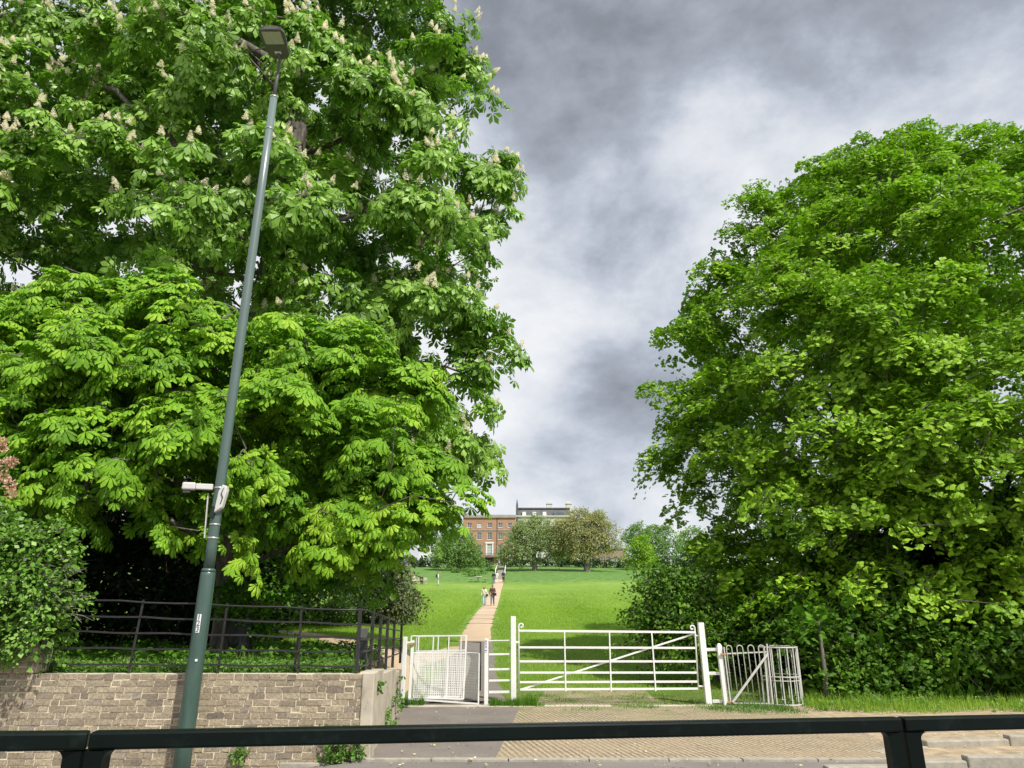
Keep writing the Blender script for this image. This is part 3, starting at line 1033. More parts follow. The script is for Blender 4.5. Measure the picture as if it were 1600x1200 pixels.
# camera / counter unit strapped on
cu = thing('sensor_unit', 'pale grey camera unit strapped round the street lamp column', 'sensor', lp(at(345, 775, YL).z))
zz = at(320, 763, YL).z; c0 = lp(zz)
mb = MB(); mb.bar((c0.x - .07, c0.y - .05, zz + .005), (c0.x - .27, c0.y - .10, zz + .005), .075, .07); mb.build('arm', M['plastic'], cu, bevel=.01)
mb = MB(); mb.bar((c0.x - .272, c0.y - .10, zz + .006), (c0.x - .43, c0.y - .135, zz + .006), .095, .10); mb.build('camera_head', M['plastic'], cu, bevel=.018)
mb = MB(); mb.bar((c0.x - .33, c0.y - .115, zz - .055), (c0.x - .42, c0.y - .13, zz - .055), .05, .05); mb.build('camera_eye', M['lamp_grey'], cu, bevel=.01)
zb = at(350, 777, YL).z; c1 = lp(zb)
mb = MB()
mb.add([(c1.x + x_, c1.y + y_, zb + z_) for y_ in (-.11, -.02) for x_, z_ in ((.0, -.22), (.10, -.15), (.135, .05), (.13, .13), (.07, .15), (.03, .06))],
       [(0, 1, 2, 3, 4, 5), (11, 10, 9, 8, 7, 6)] + [(i, i + 6, (i + 1) % 6 + 6, (i + 1) % 6) for i in range(6)])
mb.build('control_box', M['plastic'], cu, bevel=.012)
mb = MB(); mb.tube([(c1.x + .08, c1.y - .114, zb - .10), (c1.x + .10, c1.y - .117, zb - .02), (c1.x + .075, c1.y - .117, zb + .03), (c1.x + .095, c1.y - .114, zb + .10)], .006, 6); mb.build('cable', M['black_pl'], cu)
for zz_ in (zz + .0, at(335, 820, YL).z, at(335, 841, YL).z):
    c_ = lp(zz_); mb = MB(); mb.tube([c_ - lean_t * .012, c_ + lean_t * .012], [.071, .071], 24); mb.build('band', M['steel'], cu)
c_ = lp(zz)
mb = MB(); mb.bar((c_.x - .13, c_.y - .03, zz - .07), (lp(at(335, 841, YL).z).x - .10, c_.y - .02, at(335, 841, YL).z), .012, .02); mb.build('antenna', M['plastic'], cu)
mb = MB(); c2 = lp(at(340, 800, YL).z); mb.bar((c2.x - .02, c2.y - .09, c2.z - .09), (c2.x + .0, c2.y - .09, c2.z + .06), .05, .04); mb.build('clamp', M['black_pl'], cu, bevel=.006)

# ------------------------------------------------------------------ near guard rail
gr = thing('guard_rail', 'dark green welded guard rail crossing the bottom foreground', 'guard rail', (0, 2.1, .25))
YR = 1.98


def gq(px_, py):
    return at(px_, py, 2.05 + .70 * (px_ / 1600))


def railseg(a, b, th=.045):
    mb = MB(); mb.bar(a, b, th, .045, up=(0, 1, 0)); return mb


A0, A1 = gq(-500, 1163), gq(138, 1156.5)
B0, B1 = gq(142, 1156.5), gq(1404, 1131.5)
C0, C1 = gq(1408, 1131.5), gq(2150, 1116)
for a, b, nm in ((A0, A1, 0), (B0, B1, 1), (C0, C1, 2)):
    railseg(a, b).build('top_rail', M['rail_green'], gr, bevel=.007)
    lo0 = Vector((a.x, a.y, .38)); lo1 = Vector((b.x, b.y, .38))
    railseg(lo0, lo1, .04).build('bottom_rail', M['rail_green'], gr, bevel=.006)
hw = .022
for P_, s_ in ((A1, -1), (B0, 1), (B1, -1), (C0, 1), (A0, 1), (C1, -1)):
    mb = MB()
    x_ = P_.x + s_ * .0255
    mb.bar((x_, P_.y, .25), (x_, P_.y, P_.z - .024), .048, .044)
    # rounded inner corner
    r_ = .022; xi = x_ + s_ * .024; zi = P_.z - .0225
    prof = [(xi, zi), (xi + s_ * r_, zi)] + [(xi + s_ * r_ - s_ * r_ * math.sin(t * math.pi / 16), zi - r_ + r_ * math.cos(t * math.pi / 16)) for t in range(1, 9)]
    vs = [(p, P_.y - .021, q) for p, q in prof] + [(p, P_.y + .021, q) for p, q in prof]
    nn = len(prof)
    mb.add(vs, [tuple(range(nn)), tuple(range(2 * nn - 1, nn - 1, -1))] + [(i, i + nn, (i + 1) % nn + nn, (i + 1) % nn) for i in range(nn)])
    mb.build('post', M['rail_green'], gr)

# ------------------------------------------------------------------ white field gate
YG = 15.2


def G(px_, py, dy=0.0):
    v = at(px_, py, YG); v.y += dy
    return v


gate = thing('field_gate', 'wide white metal field gate with six rails and diagonal brace', 'gate', (G(812, 1078).x, YG, 0))
ys0 = [985.5, 1011.5, 1033.5, 1051, 1066, 1077.5]; ys1 = [988, 1012.5, 1033.5, 1051, 1065, 1076]
for k in range(6):
    a = G(811, ys0[k]); b = G(1086, ys1[k]) if k == 0 else G(1088 + k * .6, ys1[k])
    mb = MB(); mb.bar(a, b, .042 if k == 0 else .040, .012 if k else .03); mb.build('rail', M['white'], gate, bevel=.003)
for (xa, xb) in ((882, 884), (952, 955), (1018, 1024.5)):
    mb = MB(); a = G(xa, 986.5, -.014); b = G(xb, 1080, -.014); mb.bar(a, b, .026, .010); mb.build('upright', M['white'], gate, bevel=.002)


def stile(x0, y0, x1, y1, s_):
    mb = MB()
    a = G(x1, y1); b = G(x0, y0)
    r0 = .052; pts = [a, b]
    c_ = b + Vector((s_ * r0, 0, 0))
    for t in range(1, 15):
        an = math.pi - t * math.pi * 1.75 / 14 if s_ > 0 else t * math.pi * 1.75 / 14
        rr = r0 * (1 - .55 * t / 14)
        pts.append(Vector((c_.x + math.cos(an) * rr, c_.y, c_.z + math.sin(an) * rr)))
    mb.tube(pts, .0155, 8)
    mb.build('stile', M['white'], gate)


stile(810.5, 978, 811.5, 1080, 1); stile(1085.5, 981, 1091.5, 1080, -1)
mb = MB(); mb.bar(G(816, 1077, .03), G(1083, 991, .03), .032, .012); mb.build('brace', M['white'], gate, bevel=.002)
for xx, yy in ((807, 1003), (1092, 993), (1096, 1072)):
    mb = MB(); mb.bar(G(xx - 5, yy), G(xx + 5, yy + .5), .03, .03); mb.build('hinge' if xx > 900 else 'latch', M['white_rust'] if xx > 900 else M['white'], gate, bevel=.004)

white_posts = 'white gate posts'


def wpost(label, x0, y0, x1, y1, w_, dy=0.0, mat='white', round_top=False, name='gate_post'):
    a = G(x1, y1, dy); b = G(x0, y0, dy)
    t_ = thing(name, label, 'post', (a.x, a.y, 0))
    mb = MB(); a2 = a + (a - b).normalized() * .12
    mb.bar(a2, b, w_, w_)
    if round_top:
        mb.tube([b - (b - a).normalized() * .01, b + Vector((0, 0, .03)), b + Vector((0, 0, .05))], [w_ * .5, w_ * .42, w_ * .18], 14)
    mb.build('shaft', M[mat], t_, bevel=.008)
    mb = MB(); mb.bar(b + Vector((0, 0, -.002)), b + Vector((0, 0, .014 if not round_top else .004)), w_ * .94, w_ * .94); mb.build('cap', M[mat], t_, bevel=.004)
    return t_


wpost('tall square white post left of the wide field gate', 802, 964, 802.5, 1103, .105)
wpost('leaning white post on the hinge side of the field gate', 1094.5, 974, 1107, 1098, .115)
wpost('rounded white post nearest the grey hoop topped gate', 1121, 1009, 1133, 1108, .095, -.12, round_top=True)
wpost('white post beside the end of the black railing', 633.5, 996, 628.5, 1096, .085)
pp = wpost('slim white post bearing a small sign beside the kissing gate', 760, 999, 759.5, 1100, .078)
c_ = G(759.5, 1009); mb = MB(); mb.box((c_.x - .027, c_.y - .046, c_.z - .12), (c_.x + .027, c_.y - .0405, c_.z + .12)); pl = mb.build('sign_plate', M['sticker'], pp)
mb = MB()
for zc_, segs_ in ((.085, ((0, .03, 0, .0), (-1, .02, 0, 1), (1, .02, 0, 1))), (.035, ((0, .03, .012, 0), (-1, .02, 0, 1), (0, .03, -.014, 0))), (-.02, ((1, .022, 0, 1), (0, .03, .0, 0), (-1, .016, .0, 1)))):
    for sx2, ln, oz, vert in segs_:
        x_ = c_.x + sx2 * .011; z_ = c_.z + zc_ + oz
        if vert: mb.box((x_ - .003, c_.y - .0485, z_ - ln), (x_ + .003, c_.y - .0465, z_ + ln))
        else: mb.box((x_ - ln / 2, c_.y - .0492, z_ - .003), (x_ + ln / 2, c_.y - .0487, z_ + .003))
mb.box((c_.x - .018, c_.y - .0485, c_.z - .095), (c_.x + .018, c_.y - .0465, c_.z - .08))
mb.box((c_.x - .0005, c_.y - .0468, c_.z - .1), (c_.x + .0005, c_.y - .0462, c_.z + .1))
mb.build('sign_marks', M['ink'], pp)

pn = thing('fence_panel', 'narrow white five rail panel between the two square posts', 'fence', (G(780, 1090).x, YG, 0))
for y_, th in ((1000.5, .020), (1022, .036), (1045.5, .038), (1063, .036), (1081, .046)):
    mb = MB(); mb.bar(G(764, y_ + .5), G(798, y_), th, .02); mb.build('rail', M['white'], pn, bevel=.003)
pn = thing('fence_panel', 'three short white rails joining the leaning posts', 'fence', (G(1115, 1090).x, YG, 0))
for y_, x0, x1, th in ((1015, 1103, 1119, .06), (1052, 1107, 1124, .06), (1095.5, 1113, 1127, .06)):
    mb = MB(); mb.bar(G(x0, y_, -.02), G(x1, y_ - .5, -.09), th, .03); mb.build('rail', M['white'], pn, bevel=.004)

# ------------------------------------------------------------------ white mesh kissing gate
kg = thing('kissing_gate', 'white kissing gate with square wire mesh beside the asphalt path', 'gate', (G(690, 1095).x, YG, 0))
hA = G(644, 1001, .10); hB = G(639, 1090, .10)
mb = MB(); mb.bar(hB - Vector((0, 0, .1)), hA, .06, .06); mb.build('hanging_post', M['white'], kg, bevel=.005)


def lerp(a, b, f):
    return a + (b - a) * f


# flat swinging leaf: corners by pixel at gate plane
tl, tr, br_, bl = G(651, 994, .02), G(729, 993, -.02), G(724, 1092, -.02), G(646, 1090, .02)
mb = MB()
mb.bar(tl, tr, .026, .022); mb.bar(tr, br_, .034, .022); mb.bar(br_, bl, .026, .022); mb.bar(bl, tl, .012, .012)
mb.bar(lerp(tl, bl, .25), lerp(tr, br_, .235), .022, .018)
for f in (.34, .65):
    mb.bar(lerp(tl, tr, f), lerp(bl, br_, f), .024, .014)
leaf = mb.build('swing_leaf', M['white'], kg)
mb = MB()
for i in range(25):
    f = i / 24
    mb.bar(lerp(lerp(tl, bl, .25), lerp(tr, br_, .235), f), lerp(bl, br_, f), .0105, .0070)
for i in range(22):
    g_ = .25 + .75 * i / 21
    mb.bar(lerp(tl, bl, g_) + Vector((0, .006, 0)), lerp(tr, br_, g_) + Vector((0, .006, 0)), .0105, .0070)
mb.build('mesh_infill', M['white'], kg)
# curved enclosure bulging to the field side
arc = []
xa, ya = hB.x - .02, YG + .12
xe, ye = G(748, 1095).x, YG - .05
na = 22
for i in range(na + 1):
    t = math.pi * i / na
    cx, cy = (xa + xe) / 2, (ya + ye) / 2
    arc.append((cx - (xe - xa) / 2 * math.cos(t), cy - (ye - ya) / 2 * math.cos(t) * -1 * -1 + .6 * math.sin(t) ** .8))
mb = MB()
for z_, rr in ((.075, .014), (.93, .014)):
    mb.tube([(x, y, z_) for x, y in arc], rr, 6)
top_n = na * 3 // 4
mb.tube([(x, y, 1.26) for x, y in arc[:top_n]], .013, 6)
for i in (0, 4, 9, 14, na):
    zt_ = 1.27 if i < top_n else .94
    mb.bar((arc[i][0], arc[i][1], 0), (arc[i][0], arc[i][1], zt_), .022, .022)
# straight front kerb rail
mb.bar((xa, YG + .05, .10), (xe, YG - .16, .03), .03, .02); mb.bar((xe, YG - .16, .02), (xe, YG - .16, .22), .022, .02)
mb.build('enclosure_frame', M['white'], kg)
mb = MB()
for i in range(na * 3 + 1):
    f = i / 3; k = min(int(f), na - 1); ff = f - k
    x = arc[k][0] + (arc[k + 1][0] - arc[k][0]) * ff; y = arc[k][1] + (arc[k + 1][1] - arc[k][1]) * ff
    mb.bar((x, y, .08), (x, y, .93), .010, .006)
for j in range(17):
    z_ = .10 + .82 * j / 16
    for (x0, y0), (x1, y1) in zip(arc[:-1], arc[1:]):
        mb.bar((x0, y0, z_), (x1, y1, z_), .006, .0095)
mb.build('enclosure_mesh', M['white'], kg)
for y_ in (1003, 1006):
    mb = MB(); mb.bar(G(636, y_ + 1), G(647, y_, .06), .03, .03); mb.build('hinge', M['rust'] if y_ == 1006 else M['white_rust'], kg, bevel=.003)
# low dark hoop rail behind it
dh = thing('hoop_barrier', 'low dark metal hoop rail on the path behind the kissing gate', 'barrier', (G(742, 1010, 1.9).x, 17.1, 0))
mb = MB(); v1, v2, v3 = at(700, 1001.5, 17), at(751, 1003.5, 17), at(751, 1040, 17)
mb.tube([(v1.x, 17, v1.z - .9), v1, v2, (v2.x, 17, .05)], .02, 8); mb.build('hoop', M['black_iron'], dh)

# ------------------------------------------------------------------ grey hoop-topped gate on the right
YH = 15.0


def H(px_, py, Y=YH):
    return at(px_, py, Y)


hg_ = thing('hoop_gate', 'grey hoop topped small gate with diagonal bar', 'gate', (H(1165, 1098).x, YH, 0))
mb = MB()
mb.bar(H(1131, 1021.5), H(1199, 1018.5), .024, .012); mb.bar(H(1142, 1098.5), H(1209, 1099.5), .026, .014)
mb.bar(H(1131, 1011), H(1142, 1100), .022, .022); mb.bar(H(1198, 1006), H(1207.5, 1100), .026, .026)
mb.build('frame', M['grey_paint'], hg_)
mb = MB()
for i, (xl_, xr_) in enumerate(((1134.5, 1143), (1151, 1160), (1168, 1177.5), (1184.5, 1194))):
    sh = 11.0
    a = H(xl_, 1013); b = H(xr_, 1013)
    c_ = (a + b) / 2; r_ = (b - a).length / 2
    pts = [H(xl_ + sh, 1098)] + [Vector((c_.x - r_ * math.cos(t), YH - .013, c_.z + r_ * math.sin(t))) for t in np.linspace(0, math.pi, 9)] + [H(xr_ + sh, 1098)]
    pts[0].y -= .013; pts[-1].y -= .013
    mb.tube(pts, .0095, 7)
mb.build('hoop_bars', M['grey_paint'], hg_)
mb = MB(); a = H(1144, 1097); b = H(1199, 1021); a.y -= .035; b.y -= .035; mb.bar(a, b, .042, .008); mb.build('brace', M['grey_paint'], hg_)
for y_, x_ in ((1022, 1129), (1097, 1140)):
    mb = MB(); mb.bar(H(x_ - 3, y_), H(x_ + 5, y_ + .5), .04, .03); mb.build('hinge', M['rust'], hg_, bevel=.004)
cg = thing('cage_enclosure', 'grey curved cage of upright bars right of the hoop topped gate', 'enclosure', (H(1230, 1100).x, YH, 0))
x0, x1 = H(1201, 1100).x, H(1262, 1105).x + .02
arc2 = []
for i in range(25):
    t = i / 24
    an = R(-168 + 250 * t)
    cx, cy, rx, ry = (x0 + x1) / 2, YH + .38, (x1 - x0) / 2 * 1.02, .52
    arc2.append(Vector((cx + rx * math.cos(an), cy + ry * math.sin(an), 0)))
tilt = Vector((.0, 0, 0))


def ring(z_, rr):
    mb.tube([p + tilt * (z_ / 1.2) + Vector((0, 0, z_)) for p in arc2], rr, 6)


mb = MB(); ring(.02, .014); ring(.52, .011); ring(.45, .008); ring(1.06, .014); mb.build('hoops', M['grey_paint'], cg)
mb = MB()
for i in range(0, len(arc2), 1):
    if i % 2 == 0:
        p = arc2[i]; mb.bar(p, p + tilt * .9 + Vector((0, 0, 1.07)), .018, .018)
mb.build('upright_bars', M['grey_paint'], cg)
mb = MB(); p = H(1202, 1110); mb.bar(p, H(1193.5, 1011), .03, .03); mb.build('end_post', M['grey_paint'], cg)
# ================================================================== BUILDINGS
def wall_holes(mb, x0, x1, z0, z1, y, holes, depth=.18):
    """front wall at y facing -Y with rectangular openings (x0,x1,z0,z1) and reveals"""
    xs = sorted({x0, x1} | {h[0] for h in holes} | {h[1] for h in holes})
    zs = sorted({z0, z1} | {h[2] for h in holes} | {h[3] for h in holes})
    for i in range(len(xs) - 1):
        for j in range(len(zs) - 1):
            cx, cz = (xs[i] + xs[i + 1]) / 2, (zs[j] + zs[j + 1]) / 2
            if any(h[0] < cx < h[1] and h[2] < cz < h[3] for h in holes): continue
            mb.add([(xs[i], y, zs[j]), (xs[i + 1], y, zs[j]), (xs[i + 1], y, zs[j + 1]), (xs[i], y, zs[j + 1])], [(0, 1, 2, 3)])
    for a, b, c, d in holes:
        mb.add([(a, y, c), (b, y, c), (b, y, d), (a, y, d), (a, y + depth, c), (b, y + depth, c), (b, y + depth, d), (a, y + depth, d)],
               [(0, 4, 5, 1), (1, 5, 6, 2), (2, 6, 7, 3), (3, 7, 4, 0)])


def window(parent, a, b, c, d, y, cols=2, rows=2, glass='glass', frame='white_stucco', dep=.16, fw=.07):
    mb = MB()
    yy = y + dep - .05
    for s_ in (a + fw / 2, b - fw / 2): mb.bar((s_, yy, c), (s_, yy, d), fw, .06)
    for s_ in (c + fw / 2, d - fw / 2): mb.bar((a, yy + .004, s_), (b, yy + .004, s_), fw, .05)
    for i in range(1, cols): x = a + (b - a) * i / cols; mb.bar((x, yy, c), (x, yy, d), .035, .04)
    for j in range(1, rows): z = c + (d - c) * j / rows; mb.bar((a, yy + .006, z), (b, yy + .006, z), .05 if j == rows // 2 else .03, .035)
    mb.box((a - .08, y - .07, c - .09), (b + .08, y + .02, c - .003))
    w_ = mb.build('window', M[frame], parent)
    g_ = MB(); g_.box((a + .01, y + dep, c + .01), (b - .01, y + dep + .02, d - .01))
    q = g_.build('pane', M[glass], None); q.parent = w_; q.data.transform(Matrix.Translation(-Vector(parent.location)))
    return w_


YB = 195.0


def B(px_, py, Y=YB):
    return at(px_, py, Y)


zb = 15.2
b0, b1 = B(723, 850).x, B(806, 850).x
ztop = B(760, 809).z
bh = thing('brick_house', 'four storey red brick Georgian house with white sash windows on the hilltop', 'house', ((b0 + b1) / 2, YB, zb))
cols = [B(p, 850).x for p in (733, 748.5, 765, 781.5, 797)]
holes = []
rowsp = []
for i, cx in enumerate(cols):
    for (pt, pb, hw_, kind) in ((817, 824, .62, 'a'), (832, 843, .62, 'b'), (851, 867.5, .62 if i != 2 else .68, 'c')):
        h_ = (cx - hw_, cx + hw_, B(765, pb).z, B(765, pt).z); holes.append(h_); rowsp.append((h_, kind, i))
    if i in (0, 1, 4): h_ = (cx - .6, cx + .6, zb + .9, zb + 2.3); holes.append(h_); rowsp.append((h_, 'd', i))
    if i == 2: holes.append((cx - 1.1, cx + 1.1, zb, zb + 2.05))
    if i == 3: h_ = (cx - .55, cx + .55, zb, zb + 2.3); holes.append(h_)
mb = MB(); wall_holes(mb, b0, b1, zb - 1, ztop, YB, holes, .22)
mb.add([(b0, YB, zb - 1), (b0, YB + 12, zb - 1), (b0, YB + 12, ztop), (b0, YB, ztop)], [(3, 2, 1, 0)])
mb.add([(b1, YB, zb - 1), (b1, YB + 12, zb - 1), (b1, YB + 12, ztop), (b1, YB, ztop)], [(0, 1, 2, 3)])
mb.add([(b0, YB + 12, zb - 1), (b1, YB + 12, zb - 1), (b1, YB + 12, ztop), (b0, YB + 12, ztop)], [(3, 2, 1, 0)])
mb.build('wall', M['red_brick'], bh)
for h_, kind, i in rowsp:
    window(bh, *h_, YB, cols=2 if kind != 'c' else 3, rows=2 if kind in 'ad' else 4, glass='glass_pale' if (kind == 'a' and i == 1) or (kind == 'c' and i == 2) else 'glass')
cx = cols[2]
mb = MB()
c0_, c1_ = B(765, 867.5).z, B(765, 850).z
for s_ in (-1, 1): mb.box((cx + s_ * .85 - .17, YB - .09, c0_), (cx + s_ * .85 + .17, YB - .004, c1_ + .1))
mb.box((cx - 1.2, YB - .16, c1_ + .103), (cx + 1.2, YB - .004, c1_ + .5))
mb.build('window_surround', M['white_stucco'], bh)
mb = MB(); zc_ = B(765, 828).z; mb.box((b0, YB - .12, zc_ - .18), (b1, YB - .003, zc_ + .15)); mb.build('string_course', M['stone'], bh)
mb = MB(); mb.box((b0 - .1, YB - .35, ztop), (b1, YB + .35, ztop + .35)); mb.box((b0, YB - .1, ztop + .353), (b1 - .05, YB + .3, ztop + .8)); mb.build('cornice', M['stone'], bh)
mb = MB(); mb.add([(b0 + .3, YB + .4, ztop + .1), (b1 - .2, YB + .4, ztop + .1), (b1 - .2, YB + 6, ztop + 1.6), (b0 + .3, YB + 6, ztop + 1.6), (b0 + .3, YB + 12, ztop), (b1 - .2, YB + 12, ztop)], [(0, 1, 2, 3), (3, 2, 5, 4), (0, 3, 4), (1, 5, 2)]); mb.build('roof', M['slate'], bh)
mb = MB(); zc_ = B(765, 871).z; xa_, xb_ = cols[1] - .9, cols[3] + .9
mb.box((xa_, YB - .9, zc_ - .15), (xb_, YB - .003, zc_))
for i in range(46): x = xa_ + (xb_ - xa_) * i / 45; mb.box((x - .015, YB - .87, zc_ + .002), (x + .015, YB - .84, zc_ + .95))
mb.box((xa_, YB - .88, zc_ + .952), (xb_, YB - .83, zc_ + 1.0)); mb.build('balcony', M['black_iron'], bh)
mb = MB(); mb.tube([(cx - 1.1, YB - .004, zb + 2.05)] + [(cx - 1.1 * math.cos(t), YB - .004, zb + 2.05 + .55 * math.sin(t)) for t in np.linspace(.2, 2.94, 9)] + [(cx + 1.1, YB - .004, zb + 2.05)], .1, 6)
mb.build('arch', M['stone'], bh)
mb = MB(); mb.box((cx - 1.09, YB + .2, zb), (cx + 1.09, YB + .25, zb + 2.04)); mb.build('doorway', M['black_iron'], bh)
mb = MB(); mb.box((cols[3] - .54, YB + .18, zb), (cols[3] + .54, YB + .24, zb + 2.29)); mb.build('door', M['dark_cloth'], bh)
mb = MB(); mb.bar((B(727, 800).x, YB + 3, ztop), (B(727, 800).x, YB + 3, ztop + 1.6), 1.0, .8); mb.build('chimney', M['brown_brick'], bh)
mb = MB(); mb.bar((B(777, 800).x, YB - .1, zb), (B(777, 800).x, YB - .1, ztop), .12, .12); mb.build('downpipe', M['black_iron'], bh)

# white stucco terrace with mansard roof
w0, w1 = B(806.5, 850).x, B(893, 850).x
zt2 = B(850, 807).z; zr2 = B(850, 793).z
wh = thing('stucco_house', 'cream stucco terrace with slate mansard attic and two chimneys behind the trees', 'house', ((w0 + w1) / 2, YB + 1, zb))
mb = MB(); holes = []
nb = 6
for i in range(nb):
    cx = w0 + (w1 - w0) * (i + .5) / nb
    for (a_, b_) in ((zb + .9, zb + 2.9), (zb + 4.0, zb + 6.6), (zb + 7.7, zb + 9.7), (zb + 10.5, zb + 11.9)):
        holes.append((cx - .6, cx + .6, a_, b_))
wall_holes(mb, w0 + .01, w1, zb - 1, zt2, YB + .6, holes)
mb.add([(w1, YB + .6, zb - 1), (w1, YB + 13, zb - 1), (w1, YB + 13, zt2), (w1, YB + .6, zt2)], [(0, 1, 2, 3)])
mb.add([(w0, YB + .6, zb - 1), (w0, YB + 13, zb - 1), (w0, YB + 13, zt2), (w0, YB + .6, zt2)], [(3, 2, 1, 0)])
mb.build('wall', M['stucco'], wh)
for h_ in holes: window(wh, *h_, YB + .6, 2, 2)
mb = MB()
for k in range(8): z_ = zb + .35 * k; mb.box((w0 + .01, YB + .56, z_), (w1, YB + .598, z_ + .28)) if False else None
mb.box((w0, YB + .2, zt2), (w1 + .2, YB + .95, zt2 + .3)); mb.build('cornice', M['stucco'], wh)
mb = MB(); mb.add([(w0 + .2, YB + 1.2, zt2 + .3), (w1, YB + 1.2, zt2 + .3), (w1 - .1, YB + 2.2, zr2 - .1), (w0 + .2, YB + 2.2, zr2 - .1), (w0 + .2, YB + 12, zr2 - .1), (w1 - .1, YB + 12, zr2 - .1), (w0 + .2, YB + 13, zt2), (w1, YB + 13, zt2)], [(0, 1, 2, 3), (3, 2, 5, 4), (4, 5, 7, 6), (0, 3, 4, 6), (1, 7, 5, 2)])
mb.box((w0 + .1, YB + 1.9, zr2 - .05), (w1, YB + 12, zr2 + .25)); mb.build('roof', M['slate'], wh)
for p in (819, 835, 851):
    x = B(p, 800).x; za, zz_ = B(p, 806).z, B(p, 799).z
    mb = MB(); mb.box((x - .5, YB + .95, za), (x + .5, YB + 2, zz_)); d_ = mb.build('dormer', M['white_stucco'], wh)
x = B(873, 800).x; mb = MB(); mb.box((x - 1.4, YB + .98, B(870, 806).z), (x + 1.4, YB + 2, B(870, 800).z)); mb.build('dormer', M['glass'], wh)
mb = MB(); x = B(808, 800).x; mb.box((x - .28, YB + .3, zt2 - 3), (x + .28, YB + 9, B(808, 788).z)); mb.tube([(x, YB + 1, B(808, 788).z), (x, YB + 1, B(808, 780).z)], [.22, .12], 8); mb.build('party_wall', M['slate'], wh)
for p, t_ in ((860, 784), (891, 784)):
    x = B(p, 800).x; zc_ = B(p, t_).z
    mb = MB(); mb.box((x - .7, YB + 4, zr2 - .5), (x + .7, YB + 6, zc_)); mb.box((x - .85, YB + 3.85, zc_ + .003), (x + .85, YB + 6.15, zc_ + .25))
    for k in (-.4, 0, .4): mb.tube([(x + k, YB + 5, zc_ + .25), (x + k, YB + 5, zc_ + .8)], .14, 8)
    mb.build('chimney', M['stucco'], wh)

# low buildings to the right and a white one at far left


def block(name, label, cat, pxa, pxb, pyt, mat, Y=YB, rows=((.9, 2.2), (3.6, 5.0)), n=5, roofh=.8, z0=zb):
    xa, xb = B(pxa, 860, Y).x, B(pxb, 860, Y).x; zt_ = B((pxa + pxb) / 2, pyt, Y).z
    t_ = thing(name, label, cat, ((xa + xb) / 2, Y, z0))
    hl = []
    for i in range(n):
        cx = xa + (xb - xa) * (i + .5) / n
        for a_, b_ in rows:
            if z0 + b_ < zt_ - .2: hl.append((cx - .55, cx + .55, z0 + a_, z0 + b_))
    mb = MB(); wall_holes(mb, xa, xb, z0 - 1.5, zt_, Y, hl)
    mb.add([(xa, Y, z0 - 1), (xa, Y + 9, z0 - 1), (xa, Y + 9, zt_), (xa, Y, zt_)], [(3, 2, 1, 0)])
    mb.add([(xb, Y, z0 - 1), (xb, Y + 9, z0 - 1), (xb, Y + 9, zt_), (xb, Y, zt_)], [(0, 1, 2, 3)])
    mb.build('wall', M[mat], t_)
    for h_ in hl: window(t_, *h_, Y, 2, 2)
    mb = MB(); mb.add([(xa - .2, Y - .3, zt_), (xb + .2, Y - .3, zt_), (xb + .2, Y + 4.5, zt_ + roofh), (xa - .2, Y + 4.5, zt_ + roofh), (xb + .2, Y + 9.3, zt_), (xa - .2, Y + 9.3, zt_)], [(0, 1, 2, 3), (3, 2, 4, 5), (0, 3, 5), (1, 4, 2)]); mb.build('roof', M['slate'], t_)
    return t_


block('brick_cottage', 'low brown brick building with two rows of windows right of the bronze tree', 'building', 921, 978, 858, 'brown_brick', n=5)
block('garage', 'small plain white flat building front behind the hedge', 'building', 955, 973, 872, 'white_stucco', YB - 6, rows=(), n=0, roofh=.1)
block('white_house', 'low white rendered building seen beneath the right hand tree branches', 'building', 1002, 1062, 871, 'white_stucco', YB + 3, rows=((.9, 2.0),), n=8)
block('white_villa', 'white rendered house glimpsed left of the hilltop trees', 'building', 655, 704, 842, 'white_stucco', YB + 6, rows=((.9, 2.4), (3.8, 5.4)), n=6)


def car(label, px_, mat, Y=166, rz=0.0):
    x = at(px_, 880, Y).x; z = tz(x, Y)
    t_ = thing('parked_car', label, 'car', (x, Y, z), group='cars parked behind the hedge')
    prof = [(-2.1, .35), (-2.15, .75), (-1.9, .95), (-1.25, 1.02), (-.75, 1.45), (.75, 1.48), (1.35, 1.02), (1.95, .92), (2.12, .7), (2.1, .35)]
    def ext(pf, hw_, mt, nm):
        mb = MB(); n_ = len(pf)
        vs = [(x + p, Y - hw_, z + q) for p, q in pf] + [(x + p, Y + hw_, z + q) for p, q in pf]
        mb.add(vs, [tuple(range(n_))[::-1], tuple(range(n_, 2 * n_))] + [(i, (i + 1) % n_, (i + 1) % n_ + n_, i + n_) for i in range(n_)])
        return mb.build(nm, M[mt], t_, bevel=.06)
    ext(prof, .85, mat, 'body')
    ext([(-1.1, 1.04), (-.7, 1.40), (.7, 1.42), (1.2, 1.04)], .865, 'glass', 'window')
    for dx in (-1.3, 1.3):
        for dy in (-.8, .8):
            mb = MB(); mb.tube([(x + dx, Y + dy - .1, z + .33), (x + dx, Y + dy + .1, z + .33)], .33, 16); mb.build('wheel', M['tyre'], t_)


car('dark parked car with its roof above the hedge between tree trunks', 896, 'car_dark')
car('dark parked car left of the pale oak trunk', 797, 'car_dark')
car('silver parked car beside the bronze tree trunk', 911, 'car_silver', 163)

# slim pole
x = at(974, 860, 170).x
t_ = thing('lamp_pole', 'thin pale lamp pole rising behind the hedge', 'pole', (x, 170, tz(x, 170)))
mb = MB(); mb.tube([(x, 170, tz(x, 170)), (x, 170, at(974, 838, 170).z)], [.12, .07], 8); mb.build('shaft', M['steel'], t_)
mb = MB(); mb.box((x - .1, 169.2, at(974, 838, 170).z), (x + .1, 170.1, at(974, 838, 170).z + .12)); mb.build('lantern', M['lamp_grey'], t_)

